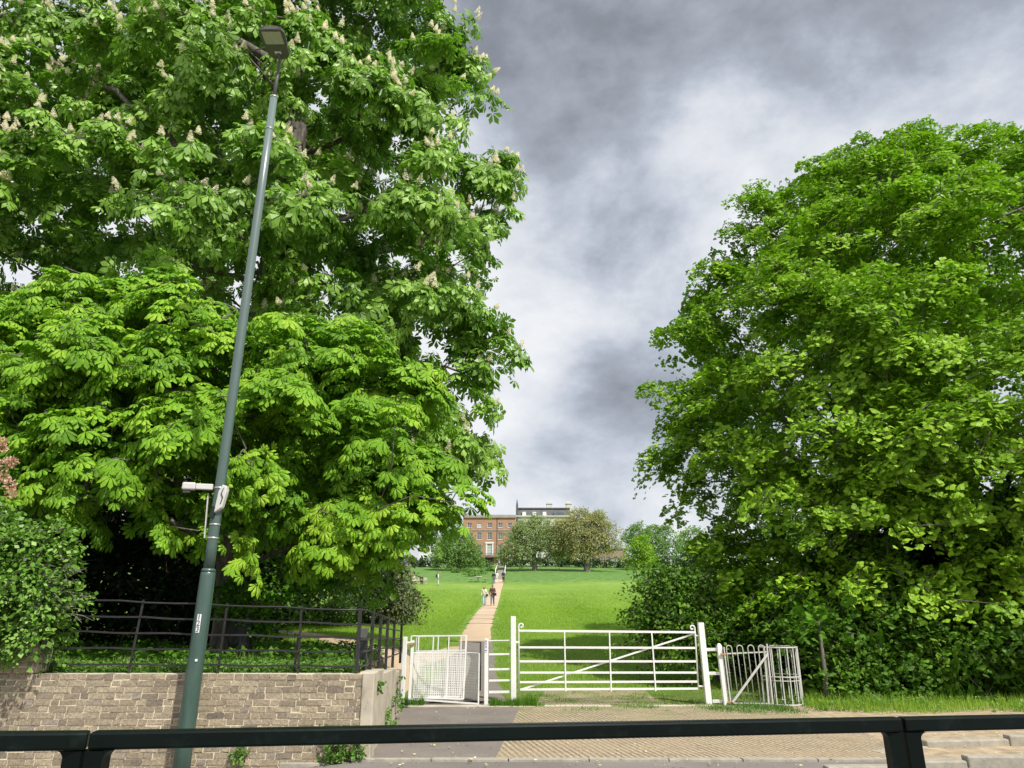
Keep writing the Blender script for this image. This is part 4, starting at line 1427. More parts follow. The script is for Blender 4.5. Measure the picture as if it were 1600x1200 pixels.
# white hand rails at the steps
sr = thing('stair_railing', 'pair of white handrails flanking the steps up the bank', 'railing', (STX, STY0, tz(STX, STY0)))
for s_ in (-1, 1):
    mb = MB(); pts = [Vector((STX + s_ * .72, y, tz(-2.2, y) + 1.05)) for y in np.linspace(STY0 + 9, STY1 + 1, 9)]
    mb.tube(pts, .06, 6)
    for k in range(5): mb.tube([pts[k * 2] - Vector((0, 0, 1.1)), pts[k * 2]], .06, 6)
    mb.build('handrail', M['white'], sr)

# ================================================================== PEOPLE
def skin_mesh(name, verts, edges, radii, mat, parent, root=0, sub=1):
    me = bpy.data.meshes.new(name); me.from_pydata([tuple(v) for v in verts], edges, [])
    o = bpy.data.objects.new(name, me); COL.objects.link(o)
    md = o.modifiers.new('skin', 'SKIN'); md.use_smooth_shade = True
    if not me.skin_vertices: pass
    sv = me.skin_vertices[0].data
    for i, r_ in enumerate(radii):
        rr = r_ if hasattr(r_, '__len__') else (r_, r_)
        sv[i].radius = rr; sv[i].use_root = (i == root)
    s2 = o.modifiers.new('sub', 'SUBSURF'); s2.levels = sub; s2.render_levels = sub
    me.materials.append(mat)
    o.parent = parent
    return o


def person(label, foot, h=1.72, face=0, stride=.2, top='dark_cloth', legs='denim', hair='black_hair', longhair=False, skin='skin', wide=0, seated=False, bag=None, arm=0.0, coat=False, group=None):
    t_ = thing('person', label, 'person', foot, R(face), group)
    s = h / 1.74
    st = stride
    if seated:
        hp = .52; kn = [(-.10, -.42, .50), (.10, -.42, .52)]; an = [(-.10, -.46, .09), (.10, -.40, .09)]
    else:
        hp = .92; kn = [(-.09, -st * .55 - .03, .50), (.09, st * .40 - .05, .49)]; an = [(-.09, -st, .09), (.09, st, .11)]
    dz = hp - .92
    J = {}
    V = []; E = []; RR = []

    def v(k, p, r_, par=None):
        J[k] = len(V); V.append(Vector(p) * s); RR.append(r_ * s if not hasattr(r_, '__len__') else (r_[0] * s, r_[1] * s))
        if par is not None: E.append((J[par], J[k]))
    v('pel', (0, 0, hp + .04), (.135, .10))
    v('sp', (0, .01, 1.12 + dz), (.125, .095), 'pel'); v('ch', (0, 0, 1.30 + dz), (.15, .11), 'sp'); v('nb', (0, .01, 1.45 + dz), .062, 'ch')
    v('nk', (0, -.005, 1.52 + dz), .052, 'nb'); v('jaw', (0, -.025, 1.585 + dz), (.062, .072), 'nk'); v('hd', (0, -.01, 1.655 + dz), (.078, .092), 'jaw'); v('cr', (0, 0, 1.71 + dz), (.06, .07), 'hd')
    for i, sx2 in enumerate((-1, 1)):
        v(f'sh{i}', (sx2 * .175, .01, 1.40 + dz), .058, 'ch')
        sw = (st * .6) * (1 if i == 0 else -1)
        if arm and i == 1:
            el = (sx2 * .24, -.06, 1.14 + dz); wr = (sx2 * .10, -.24, 1.10 + dz)
        elif seated:
            el = (sx2 * .22, -.05, 1.14 + dz); wr = (sx2 * .14, -.28, 1.02 + dz)
        else:
            el = (sx2 * .235, sw * .35 + .02, 1.14 + dz); wr = (sx2 * .25, sw * .8 - .06, .91 + dz)
        v(f'el{i}', el, .042, f'sh{i}'); v(f'wr{i}', wr, .027, f'el{i}')
        d = (Vector(wr) - Vector(el)).normalized()
        pm = Vector(wr) + d * .06
        v(f'pm{i}', pm, (.032, .02), f'wr{i}')
        for q, (oy, ln) in enumerate(((-.027, .075), (-.009, .085), (.009, .08), (.026, .062))):
            side = Vector((0, 1, 0)) if not (arm and i == 1) else Vector((0, 0, 1))
            k1 = pm + side * oy + d * .035; k2 = k1 + d * ln * .5 + Vector((-sx2 * .012, 0, 0)); k3 = k2 + d * ln * .45 + Vector((-sx2 * .02, 0, 0))
            v(f'f{i}{q}a', k1, .0095, f'pm{i}'); v(f'f{i}{q}b', k2, .0085, f'f{i}{q}a'); v(f'f{i}{q}c', k3, .0075, f'f{i}{q}b')
        th = Vector(wr) + d * .03 + Vector((-sx2 * .01, -.035, 0)); v(f't{i}a', th, .011, f'pm{i}'); v(f't{i}b', th + d * .04 + Vector((0, -.015, 0)), .009, f't{i}a')
        v(f'hp{i}', (sx2 * .085, 0, hp - .04), .088, 'pel'); v(f'kn{i}', kn[i], .058, f'hp{i}'); v(f'an{i}', an[i], .038, f'kn{i}')
        a_ = Vector(an[i]); v(f'to{i}', a_ + Vector((0, -.13, -.055)), (.042, .026), f'an{i}')
    v('ns', (0, -.105, 1.625 + dz), .012, 'jaw')
    skin_mesh('body', V, E, RR, M[skin], t_, 0, 1)

    def shell(name, keys, edges, rad, mat, root=0):
        VV = [V[J[k]] if isinstance(k, str) else Vector(k) * s for k in keys]
        skin_mesh(name, VV, edges, [(r_ * s if not hasattr(r_, '__len__') else (r_[0] * s, r_[1] * s)) for r_ in rad], M[mat], t_, root, 1)
    hem = (0, 0, hp - .02 - (.28 if coat else 0))
    shell('jacket' if coat else 'top', [hem, 'sp', 'ch', 'nb', 'sh0', 'el0', 'wr0', 'sh1', 'el1', 'wr1'], [(0, 1), (1, 2), (2, 3), (2, 4), (4, 5), (5, 6), (2, 7), (7, 8), (8, 9)],
          [(.165, .135), (.155, .125), (.175, .135), .075, .078, .062, .044, .078, .062, .044], top, 0)
    w_ = .05 * wide
    shell('trousers', [(0, 0, hp + .06), 'hp0', 'kn0', 'an0', 'hp1', 'kn1', 'an1'], [(0, 1), (1, 2), (2, 3), (0, 4), (4, 5), (5, 6)],
          [(.15, .12), .108, .076 + w_ * .5, .056 + w_, .108, .076 + w_ * .5, .056 + w_], legs, 0)
    for i in range(2):
        a_ = V[J[f'an{i}']] / s
        shell('shoe', [tuple(a_ + Vector((0, .04, -.05))), tuple(a_ + Vector((0, -.06, -.055))), tuple(a_ + Vector((0, -.15, -.06)))], [(0, 1), (1, 2)], [.045, .045, .034], 'shoe')
    hz = 1.69 + dz
    if longhair:
        shell('hair', [(0, .005, hz + .02), (0, .05, hz - .06), (0, .07, hz - .18), (0, .075, hz - .30)], [(0, 1), (1, 2), (2, 3)], [.088, .10, (.11, .05), (.09, .035)], hair)
    else:
        shell('hair', [(0, -.01, hz + .03), (0, .035, hz - .03), (0, .04, hz - .08)], [(0, 1), (1, 2)], [.078, .088, .06], hair)
    mb = MB()
    for sx2 in (-1, 1): mb.tube([(sx2 * .03 * s, -.088 * s, (1.655 + dz) * s), (sx2 * .03 * s, -.1 * s, (1.655 + dz) * s)], .009 * s, 8)
    mb.tube([(-.022 * s, -.092 * s, (1.59 + dz) * s), (0, -.1 * s, (1.588 + dz) * s), (.022 * s, -.092 * s, (1.59 + dz) * s)], .005 * s, 6)
    e_ = mb.build('face_features', M['ink']); e_.parent = t_
    if bag:
        kind, sx2, mt = bag
        mb = MB()
        if kind == 'back':
            mb.box((-.15 * s, .13 * s, (1.05 + dz) * s), (.15 * s, .30 * s, (1.46 + dz) * s))
            for q in (-.1, .1): mb.bar((q * s, .13 * s, (1.44 + dz) * s), (q * s, -.12 * s, (1.36 + dz) * s), .035, .02)
        else:
            mb.box(((sx2 * .24 - .09) * s, -.16 * s, .82 * s), ((sx2 * .24 + .10) * s, -.04 * s, 1.04 * s))
            mb.bar((sx2 * .22 * s, -.10 * s, 1.03 * s), (-sx2 * .07 * s, -.10 * s, 1.46 * s), .02, .01, up=(0, 1, 0))
        e_ = mb.build('bag', M[mt], None, bevel=.02); e_.parent = t_
    return t_


def foot(px_, py):
    return ground(px_, py)


def person_px(label, px_, yfeet, yhead, **kw):
    f = foot(px_, yfeet)
    if abs(f.x + 2) < 1.3: f.z += .03
    h = (at(px_, yhead, f.y) - at(px_, yfeet, f.y)).z
    h = min(1.86, max(1.58, h)) if not kw.get('seated') else 1.7
    return person(label, f, h, **kw)


person_px('woman in a cream top and wide pale jeans with a dark shoulder bag', 756.5, 948, 917, top='cream_cloth', legs='pale_denim', hair='brown_hair', longhair=True, wide=1, bag=('side', 1, 'leather'), stride=.16, face=8)
person_px('man in a dark striped jumper and blue jeans walking down the path', 769.5, 947.5, 914, top='striped', legs='denim', stride=.2, skin='skin_dark', bag=('side', 1, 'leather'), arm=1, face=-6)
person_px('walker in a black top and jeans left of the person in white', 771.3, 912.5, 894, top='dark_cloth', legs='denim', face=180, stride=.18)
person_px('person in a long white outfit half hidden beside the black top', 776, 912, 897, top='white_cloth', legs='white_cloth', hair='brown_hair', longhair=True, coat=True, face=170, stride=.1)
person_px('walker in an open dark jacket over a white shirt by the steps', 786.5, 911.5, 894, top='dark_cloth', legs='dark_cloth', face=5, stride=.2)
person_px('person in white carrying a dark backpack standing on the grass', 684, 915, 899, top='white_cloth', legs='white_cloth', bag=('back', 1, 'dark_cloth'), face=110, stride=.06)
person_px('dark clothed person sitting on the pale bench', 658, 914.5, 905, top='dark_cloth', legs='dark_cloth', seated=True, face=20)
person_px('person in cream clothes sitting at the left end of the bench', 647, 913.5, 902, top='cream_cloth', legs='cream_cloth', hair='brown_hair', seated=True, face=-10)
for k, (px_, lb, tp, lg) in enumerate(((776, 'left one of two people at the top of the steps in a dark coat', 'dark_cloth', 'denim'), (782, 'right one of two people at the top of the steps in a grey top', 'grey_cloth', 'dark_cloth'))):
    y = STY1 - 6 + k; f = Vector((STX - .3 + .62 * k, y, tz(-2.2, y + 1.5) + .06))
    person(lb, f, 1.7, face=0 if k else 180, stride=.12, top=tp, legs=lg)
f = foot(653, 913)
bn = thing('bench', 'long pale bench holding two seated people on the left of the field', 'bench', f)
mb = MB(); mb.box((f.x - .75, f.y - .2, f.z + .38), (f.x + 1.15, f.y + .25, f.z + .44)); mb.build('seat', M['concrete'], bn)
mb = MB(); mb.box((f.x - .75, f.y + .27, f.z + .5), (f.x + 1.15, f.y + .31, f.z + .85)); mb.build('backrest', M['concrete'], bn)
for q in (-.65, .2, 1.05):
    mb = MB(); mb.box((f.x + q - .04, f.y - .15, f.z - .05), (f.x + q + .04, f.y + .26, f.z + .378)); mb.build('leg', M['concrete'], bn)
f = foot(747, 910)
pt = thing('picnic_table', 'pale round picnic table with benches left of the path', 'table', f)
mb = MB(); mb.tube([(f.x, f.y, f.z + .68), (f.x, f.y, f.z + .74)], .55, 20); mb.build('tabletop', M['white_stucco'], pt)
for q in (-1, 1):
    mb = MB(); mb.box((f.x + q * .95 - .25, f.y - .5, f.z + .40), (f.x + q * .95 + .25, f.y + .5, f.z + .46)); mb.box((f.x + q * .95 - .04, f.y - .04, f.z - .05), (f.x + q * .95 + .04, f.y + .04, f.z + .398)); mb.build('seat', M['concrete'], pt)
mb = MB(); mb.tube([(f.x, f.y, f.z - .05), (f.x, f.y, f.z + .68)], .08, 10); mb.build('leg', M['concrete'], pt)

# ================================================================== TREES
# big flowering horse chestnut
lob = px_lobes([(100, 60, 20, 3.0), (250, 10, 21, 3.4), (420, 0, 20, 3.3), (560, 10, 21, 3.0), (660, 40, 21, 2.2), (50, 190, 19, 2.6), (200, 150, 18.5, 2.4), (350, 130, 18, 2.8),
                (520, 150, 19, 2.8), (650, 170, 20, 2.4), (712, 110, 21, 1.2), (735, 275, 20, 1.75), (640, 330, 19, 2.4), (480, 330, 18, 2.8), (330, 320, 17.5, 2.8), (150, 330, 18, 2.8),
                (30, 330, 18, 2.6), (745, 380, 20.5, 1.4), (690, 470, 19.5, 1.7), (570, 480, 18.5, 2.3), (738, 560, 20.5, 1.25), (705, 620, 20, 1.5), (742, 690, 20.5, .9), (700, 700, 20, 1.2),
                (400, -170, 20, 3.8), (200, -170, 21, 3.8), (600, -130, 21, 3.3), (-110, 120, 20, 3.8), (-120, 350, 19, 3.8), (-100, 560, 19, 3.4),
                (300, 100, 27, 4.5), (520, 220, 27, 4.5), (80, 260, 26, 4.5), (600, 430, 26, 3.5), (400, 520, 25, 4.2), (180, 520, 25, 4.5), (-60, 600, 25, 4), (420, 700, 25, 3.6), (250, 730, 25, 3.6), (60, 740, 24, 3.4),
                (560, 650, 23, 2.8), (600, 790, 24, 2.0), (430, 330, 22, 3.6), (560, 380, 22, 3.0), (250, 330, 22, 3.6), (640, 520, 21.5, 2.2), (330, 180, 22, 3.4), (520, 60, 23, 3.4), (80, 400, 21, 3.2)])
base = (-8.6, 21.5, tz(-8.6, 21.5))
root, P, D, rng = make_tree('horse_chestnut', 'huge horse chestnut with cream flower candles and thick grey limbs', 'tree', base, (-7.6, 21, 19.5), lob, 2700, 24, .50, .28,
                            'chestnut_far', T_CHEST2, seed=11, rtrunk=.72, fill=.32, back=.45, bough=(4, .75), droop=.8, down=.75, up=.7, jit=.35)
# flower candles on the upper outside of the clumps
vis = (D[:, 1] < .25) & (D[:, 2] > -.35) & (P[:, 2] > 3.5)
idx = np.nonzero(vis)[0]; rng.shuffle(idx)
idx = idx[:1700]
nl = 44
u = np.linspace(0, 1, nl)


def candle_pts(c, dirn, L_, rg):
    t = nrm(np.array([0, 0, 1.]) * 1.0 + dirn * .35 + rg.normal(size=3) * .2)
    a = np.arange(nl) * 2.4 + rg.random() * 6
    side = nrm(np.cross(t, [0.3, .8, .1])); s2 = np.cross(t, side)
    w_ = .085 * (1 - u * .72)
    pos = c + np.outer(u * L_, t)
    out_ = np.outer(np.cos(a), side) + np.outer(np.sin(a), s2)
    return pos + out_ * w_[:, None] * .15, out_ * 1.0 + t * .35, np.tile(t, (nl, 1)) + rg.normal(size=(nl, 3)) * .4, w_ * .85


order = idx[np.argsort(np.linalg.norm(P[idx] - CAM, axis=1))]
near, rest = order[:95], order[95:]
for grp, single in ((near, True), (rest, False)):
    acc = []
    for k in grp:
        c = P[k] + D[k] * .10 + np.array([0, 0, .02]) + rng.normal(size=3) * .07
        for rep in range(1 if single else rng.integers(1, 3)):
            cc = c + rng.normal(size=3) * (.16 if rep else 0)
            p_, o_, n_, s_ = candle_pts(cc, D[k], .25 * rng.uniform(.8, 1.25), rng)
            V_, F_ = scatter(T_LEAF, p_, o_, n_, s_ * 1.5)
            tn_ = np.repeat(rng.random(nl), 4)
            if single:
                mesh_np('blossom', V_, F_, M['blossom'], root, tn_)
            else:
                acc.append((V_, F_, tn_))
    if acc:
        V_, F_, T__ = join(acc)
        tag(mesh_np('blossom', V_, F_, M['blossom'], root, T__), kind='stuff')

# nearer young chestnut with big bright leaves
lob = px_lobes([(150, 505, 13, 1.25), (280, 510, 12.9, 1.15), (20, 570, 12.6, 1.5), (150, 610, 12.0, 1.4), (300, 600, 12.2, 1.35), (430, 560, 12.8, 1.25), (530, 580, 13.0, 1.15), (600, 610, 13.2, .95),
                (50, 700, 11.8, 1.2), (190, 700, 11.6, 1.15), (330, 700, 11.9, 1.15), (450, 680, 12.1, 1.2), (560, 700, 12.4, 1.15), (630, 720, 12.7, .9), (672, 780, 12.7, .62), (700, 775, 12.6, .38), (640, 810, 12.5, .62),
                (250, 790, 11.4, .55), (150, 800, 11.6, .50), (340, 775, 11.7, .7), (430, 780, 12.0, .8), (540, 780, 12.3, .8), (600, 830, 12.4, .45), (480, 825, 12.4, .5), (-120, 620, 12.5, 1.7), (-60, 760, 12.2, 1.0), (520, 830, 13.4, .6), (600, 905, 12.6, .2), (585, 875, 12.9, .3),
                (100, 560, 15.5, 1.9), (300, 600, 15.8, 2.0), (480, 640, 15.8, 1.7), (200, 700, 15.5, 1.5), (400, 760, 15.5, 1.4), (560, 760, 15.2, 1.2), (60, 740, 15.2, 1.4)])
make_tree('young_chestnut', 'bright green bushy chestnut without flowers overhanging the black railing', 'tree', (-5.2, 13.6, tz(-5.2, 13.6)), (-5.0, 13.4, 6.0), lob, 1350, 20, .36, .165,
          'chestnut_near', T_CHEST, seed=21, rtrunk=.16, fill=.30, back=.5, bough=(6, .58), droop=.75, down=.55, up=1.0, jit=.22, low=-.55, flat=.08)

# big maple on the right
lob = px_lobes([(1420, 345, 22, 3.0), (1335, 340, 22, 2.5), (1520, 335, 22, 3.0), (1610, 350, 22, 3.1), (1265, 365, 22, 2.2), (1215, 410, 22, 1.8), (1140, 475, 22, 1.5), (1350, 430, 19, 2.9), (1480, 430, 18.5, 3.0), (1620, 450, 18, 3.2),
                (1235, 500, 20, 2.6), (1140, 570, 21, 1.7), (1300, 560, 18, 2.6), (1440, 560, 17, 2.6), (1580, 580, 16.5, 2.8), (1105, 640, 21, 1.2), (1125, 700, 21, 1.45), (1180, 680, 19.5, 2.2), (1300, 700, 17.5, 2.1),
                (1430, 700, 16.5, 2.1), (1250, 930, 17.3, .9), (1340, 905, 16.9, 1.0), (1175, 925, 18, .8), (1440, 890, 16.3, 1.0), (1540, 900, 16, 1.0), (1400, 960, 16.2, .6), (1290, 985, 16.6, .5), (1560, 720, 16, 2.3), (1130, 800, 20, 1.4), (1098, 770, 20.5, .8), (1230, 800, 18.5, 1.9), (1370, 800, 17, 1.8), (1500, 800, 16.2, 1.7), (1620, 820, 16, 1.8), (1150, 880, 19, 1.35), (1240, 880, 18.2, 1.2), (1090, 870, 19.5, .9),
                (1190, 350, 22, 1.25), (1262, 300, 22, 1.5), (1340, 268, 22, 1.4), (1410, 262, 22, 1.4), (1525, 250, 22, 1.3), (1600, 255, 22, 1.5), (1080, 515, 21.5, 1.25), (1075, 600, 21.2, 1.15), (1075, 700, 21, 1.05), (1095, 450, 21.5, 1.3), (1120, 405, 21.8, 1.1), (1160, 370, 22, 1.2), (1130, 855, 20, 1.2), (1180, 880, 20, 1.1), (1070, 840, 20, .9), (1760, 400, 20, 4.0), (1760, 650, 18, 3.8), (1400, 400, 28, 5.5), (1560, 600, 27, 5.5), (1260, 600, 26, 3.8), (1400, 760, 24, 3.6), (1600, 800, 23, 3.6), (1240, 760, 24, 2.6)])
make_tree('maple_tree', 'broad domed maple with fine fresh green leaves on the right', 'tree', (10.2, 21.5, 0), (10.6, 21.5, 15.5), lob, 4800, 46, .40, .115,
          'maple', T_MAPLE, seed=31, rtrunk=.5, fill=.14, back=.5, bough=(8, .85), droop=.55, down=.3, up=.95, jit=.4, flat=.14, low=-.6)


def shrub(name, label, spec, mat, size, n, K=24, rad=.3, seed=1, cat='shrub', T=T_LEAF, bark='bark', group=None, base=None, rt=.05, world=None, **kw):
    lob_ = world if world else px_lobes(spec)
    C = np.array([l[:3] for l in lob_])
    bx_, by_ = C[:, 0].mean(), C[:, 1].mean()
    if base: bx_, by_ = base
    z_ = tz(bx_, by_)
    args = dict(droop=.35, down=.1, up=.8, jit=.5, flat=.25, fill=.4, back=.4, bough=(4, rad * 1.7)); args.update(kw)
    return make_tree(name, label, cat, (bx_, by_, z_), (bx_, by_, max(z_ + .3, C[:, 2].mean())), lob_, n, K, rad, size, M and mat, T, bark, seed, rt, group, **args)


# ivy and flowering shrub at the left edge
shrub('ivy', 'glossy ivy mass with bare twigs spilling over the garden wall', [(40, 880, 9.55, .50), (85, 850, 9.6, .28), (60, 960, 9.5, .40), (20, 960, 9.5, .45), (90, 930, 9.5, .28), (60, 905, 9.4, .35), (-60, 900, 9.6, .8), (10, 830, 9.7, .4), (45, 1000, 9.5, .2), (-160, 930, 9.7, .8)],
      'ivy', .07, 620, 24, .15, 41, low=-.9, flat=.35, rt=.03, base=(-6.5, 9.6))
shrub('flowering_shrub', 'shrub with faded pinkish flower heads at the left edge', [(-30, 740, 10.2, .42), (-60, 690, 10.3, .45), (-10, 800, 10.1, .3), (-120, 760, 10.3, .7)], 'shrub', .09, 130, 16, .18, 43, rt=.03)
lobf = px_lobes([(4, 700, 10.0, .06), (8, 726, 10.0, .08), (18, 722, 9.95, .07), (5, 745, 9.95, .07), (15, 757, 9.9, .075), (18, 772, 9.9, .06), (2, 690, 10.0, .05)])
fr = bpy.data.objects['flowering_shrub']
rg_ = np.random.default_rng(5)
for l in lobf:
    d_ = nrm(rg_.normal(size=(90, 3))); p_ = np.array(l[:3]) + d_ * l[3] * rg_.uniform(.4, 1, 90)[:, None]
    V_, F_ = scatter(T_LEAF, p_, d_, rg_.normal(size=(90, 3)), np.full(90, .04)); mesh_np('flower_head', V_, F_, M['pink_flower'], fr, np.repeat(rg_.random(90), 4))
# bare twigs on the ivy
iv = bpy.data.objects['ivy']; mb = MB(); rr_ = random.Random(3)
for k in range(70):
    a = at(rr_.uniform(60, 118), rr_.uniform(880, 960), rr_.uniform(9.15, 9.4)); d_ = Vector((rr_.uniform(-.1, .3), rr_.uniform(-.2, .05), rr_.uniform(-.15, .15)))
    mb.tube([a, a + d_ * .5 + Vector((0, 0, .02)), a + d_], [.005, .004, .002], 4)
mb.build('twigs', M['pale_bark'], iv); mb = MB()
for k in range(7):
    a = at(rr_.uniform(60, 80), 1000, 9.45); mb.tube([a, a + Vector((.05, 0, -.12)), a + Vector((rr_.uniform(-.02, .12), 0, -.35))], [.006, .005, .003], 4)
mb.build('dead_stems', M['pale_bark'], iv)

# dark understorey behind the railing
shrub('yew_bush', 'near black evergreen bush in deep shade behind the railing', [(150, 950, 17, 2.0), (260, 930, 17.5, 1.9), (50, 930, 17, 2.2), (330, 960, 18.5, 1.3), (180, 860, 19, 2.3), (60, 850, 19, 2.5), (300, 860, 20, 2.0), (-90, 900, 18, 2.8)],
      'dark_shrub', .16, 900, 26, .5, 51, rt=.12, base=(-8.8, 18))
shrub('holly_bush', 'dark leafy bush right of the lamp under the chestnut', [(395, 895, 21, .7), (440, 885, 23, .8), (375, 935, 19.5, .5), (520, 875, 25, .9)], 'shrub', .15, 300, 24, .4, 52, rt=.1, base=(-7.6, 22))
shrub('bramble_bank', 'low sunlit bramble bank along the left edge of the field', [(420, 955, 39, .9), (470, 955, 40, .95), (520, 957, 40, .9), (570, 958, 41, .85), (620, 960, 41, .7), (380, 955, 38, .95), (445, 940, 43, 1.1), (545, 940, 44, 1.1), (350, 950, 38, 1.0)], 'bramble', .15, 640, 26, .45, 53, rt=.04, base=(-10, 40))
shrub('grey_bush', 'grey green scrubby bush at the edge of the chestnut shade', [(615, 915, 40, 1.1), (632, 945, 39, .9), (600, 890, 42, 1.3), (590, 930, 41, 1.0), (560, 900, 42, 1.3)], 'grey_bush', .16, 420, 26, .45, 54, bark='pale_bark', rt=.08, base=(-7.8, 41))
shrub('brown_bush', 'brownish twiggy bush under the overhanging chestnut', [(440, 905, 36, 1.3), (480, 900, 37, 1.4), (520, 905, 38, 1.2), (410, 900, 35, 1.3)], 'grey_bush', .15, 260, 20, .45, 58, bark='pale_bark', rt=.08, base=(-11.5, 36.5))
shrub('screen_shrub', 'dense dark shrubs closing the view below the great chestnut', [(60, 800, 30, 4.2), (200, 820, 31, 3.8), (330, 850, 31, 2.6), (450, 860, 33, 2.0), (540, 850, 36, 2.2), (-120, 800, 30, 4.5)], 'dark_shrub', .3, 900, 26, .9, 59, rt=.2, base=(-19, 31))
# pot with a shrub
v_ = at(375, 1003, 13.0); zp = tz(v_.x, 13.0)
ptt = thing('planter', 'large black tub behind the railing', 'planter', (v_.x, 13.0, zp))
mb = MB(); mb.tube([(v_.x, 13, zp - .05), (v_.x, 13, zp + .30), (v_.x, 13, at(375, 966, 13).z - .04), (v_.x, 13, at(375, 964, 13).z)], [.17, .20, .225, .24], 24); mb.build('tub', M['black_pl'], ptt)
shrub('potted_shrub', 'small leafy shrub growing out of the black tub', [(375, 945, 13, .26), (365, 925, 13.1, .2), (392, 950, 13.1, .22), (400, 980, 13.2, .22)], 'shrub', .08, 130, 18, .14, 55, base=(v_.x, 13.1), rt=.02)

# right undergrowth
shrub('hawthorn_bush', 'rounded dark hawthorn bush behind the right end of the field gate', [(1040, 935, 19, .75), (1010, 955, 19.5, .5), (1075, 920, 18.8, .8), (1060, 965, 18.5, .7), (1020, 985, 18.8, .5), (1100, 960, 18.5, .65), (1090, 1000, 18, .6), (1150, 990, 18, .6), (1030, 905, 19.5, .35)],
      'sunny_shrub', .10, 460, 26, .30, 61, rt=.08, base=(5.1, 18.8))
shrub('bright_bush', 'pale green bush seen through the gap behind the grey gate', [(1130, 950, 27, 1.3), (1190, 955, 27, 1.3), (1240, 960, 26, 1.2), (1160, 985, 25, .9), (1220, 990, 25, .9)], 'bramble', .15, 300, 26, .45, 62, rt=.08, base=(9.5, 26))
shrub('elder_bush', 'leafy elder undergrowth right of the grey cage', [(1275, 985, 16.6, .7), (1320, 960, 16.8, .9), (1370, 985, 16.6, .8), (1300, 1040, 16.2, .5), (1400, 940, 17, 1.0), (1350, 1050, 16.2, .5), (1420, 1020, 16.3, .7), (1250, 930, 17.5, .8), (1340, 900, 17.5, 1.0)],
      'sunny_shrub', .085, 560, 34, .34, 63, fill=.15, T=T_MAPLE, rt=.07, base=(7.6, 16.8))
shrub('laurel_bush', 'broad leaved laurel bush at the far right below the maple', [(1470, 1000, 16, .75), (1530, 980, 16, .8), (1590, 1000, 15.9, .8), (1500, 1050, 15.8, .45), (1570, 1060, 15.8, .45), (1650, 980, 16, 1.1), (1540, 920, 16.6, .9), (1620, 890, 16.8, 1.1), (1760, 980, 16, 1.4)],
      'sunny_shrub', .10, 500, 32, .36, 64, fill=.15, T=T_MAPLE, rt=.07, base=(11.6, 16.2))
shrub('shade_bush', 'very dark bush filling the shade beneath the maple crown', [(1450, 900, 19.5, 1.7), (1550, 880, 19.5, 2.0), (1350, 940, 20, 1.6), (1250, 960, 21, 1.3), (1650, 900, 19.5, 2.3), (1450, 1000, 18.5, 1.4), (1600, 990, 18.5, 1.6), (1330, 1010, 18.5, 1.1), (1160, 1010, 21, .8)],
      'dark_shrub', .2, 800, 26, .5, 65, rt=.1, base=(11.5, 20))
for k, (px_, pb, pt_, lean) in enumerate(((1290, 1098, 1010, 0), (1425, 1090, 1030, .05))):
    a = ground(px_, pb); b = at(px_ - 6, pt_, a.y)
    t_ = thing('sapling', ('thin bare sapling stem just right of the grey cage', 'thin dark sapling stem among the right hand undergrowth')[k], 'sapling', a)
    mb = MB(); mb.tube([a - Vector((0, 0, .1)), a.lerp(b, .5) + Vector((.03, 0, 0)), b + Vector((lean, 0, .6))], [.06, .045, .03], 8); mb.build('trunk', M['bark'], t_)
    rg_ = np.random.default_rng(k); P_ = np.array([b]) + rg_.normal(size=(14, 3)) * .35 + np.array([0, 0, .5])
    V_, F_, T_ = pads(rg_, P_, nrm(rg_.normal(size=(14, 3))), 10, .25, .13, T=T_MAPLE); mesh_np('crown', V_, F_, M['shrub'], t_, T_)

# background trees on the bank
grp = 'trees along the top of the field'


def far_tree(name, label, trunk_px, Y, spec, mat, seed, n=420, rt=.35, size=.34, bark='pale_bark', ttop=None, **kw):
    lob_ = px_lobes([(a, b, Y + c, r_) for a, b, c, r_ in spec])
    x = at(trunk_px[0], trunk_px[1], Y).x
    tp_ = at(*(ttop or (trunk_px[0], spec[0][1])), Y)
    args = dict(droop=.4, down=.2, jit=.6, flat=.22, fill=.10, back=.45, low=-.8, bough=(4, 1.5)); args.update(kw)
    return make_tree(name, label, 'tree', (x, Y, tz(x, Y) - .2), tuple(tp_), lob_, n, 22, .70, size, mat, T_LEAF, bark, seed, rt, grp, **args)


far_tree('round_tree', 'rounded mid green tree standing left of the brick house', (716, 885), 128, [(715, 850, 0, 2.7), (728, 860, 0, 2.2), (700, 862, 0, 2.2), (712, 835, 0, 2.2), (738, 868, -1, 1.5), (690, 870, 1, 1.6), (722, 872, -1, 1.8)], 'lime', 71, 520, size=.30)
far_tree('oak_tree', 'spreading grey green oak with a pale forked trunk', (836, 893), 126, [(832, 838, 0, 3.0), (810, 850, 0, 2.7), (855, 838, 0, 2.8), (800, 862, 0, 2.0), (872, 850, 0, 2.4), (840, 822, 0, 2.1), (822, 826, 0, 1.8), (862, 855, -1, 1.5), (815, 858, -1, 1.4)], 'oak', 72, 760, .42, size=.28, fill=.1)
far_tree('bronze_tree', 'tall brownish leaved tree tinged with bronze above the hedge', (917, 893), 124, [(905, 830, 0, 3.0), (928, 825, 0, 2.6), (890, 845, 0, 2.2), (925, 848, 0, 2.3), (950, 828, 0, 1.7), (905, 810, 0, 2.0), (945, 853, 0, 1.4), (958, 852, 0, .9), (880, 825, 0, 1.7), (935, 808, 0, 1.1), (908, 858, -1, 1.5)], 'bronze', 73, 880, .5, size=.28, fill=.1)
far_tree('lime_tree', 'fresh green tree standing right of the thin lamp pole', (1000, 890), 132, [(1000, 858, 0, 2.0), (992, 870, 0, 1.6), (1010, 872, 0, 1.5), (1000, 846, 0, 1.2)], 'maple', 74, 260, .2, size=.28)
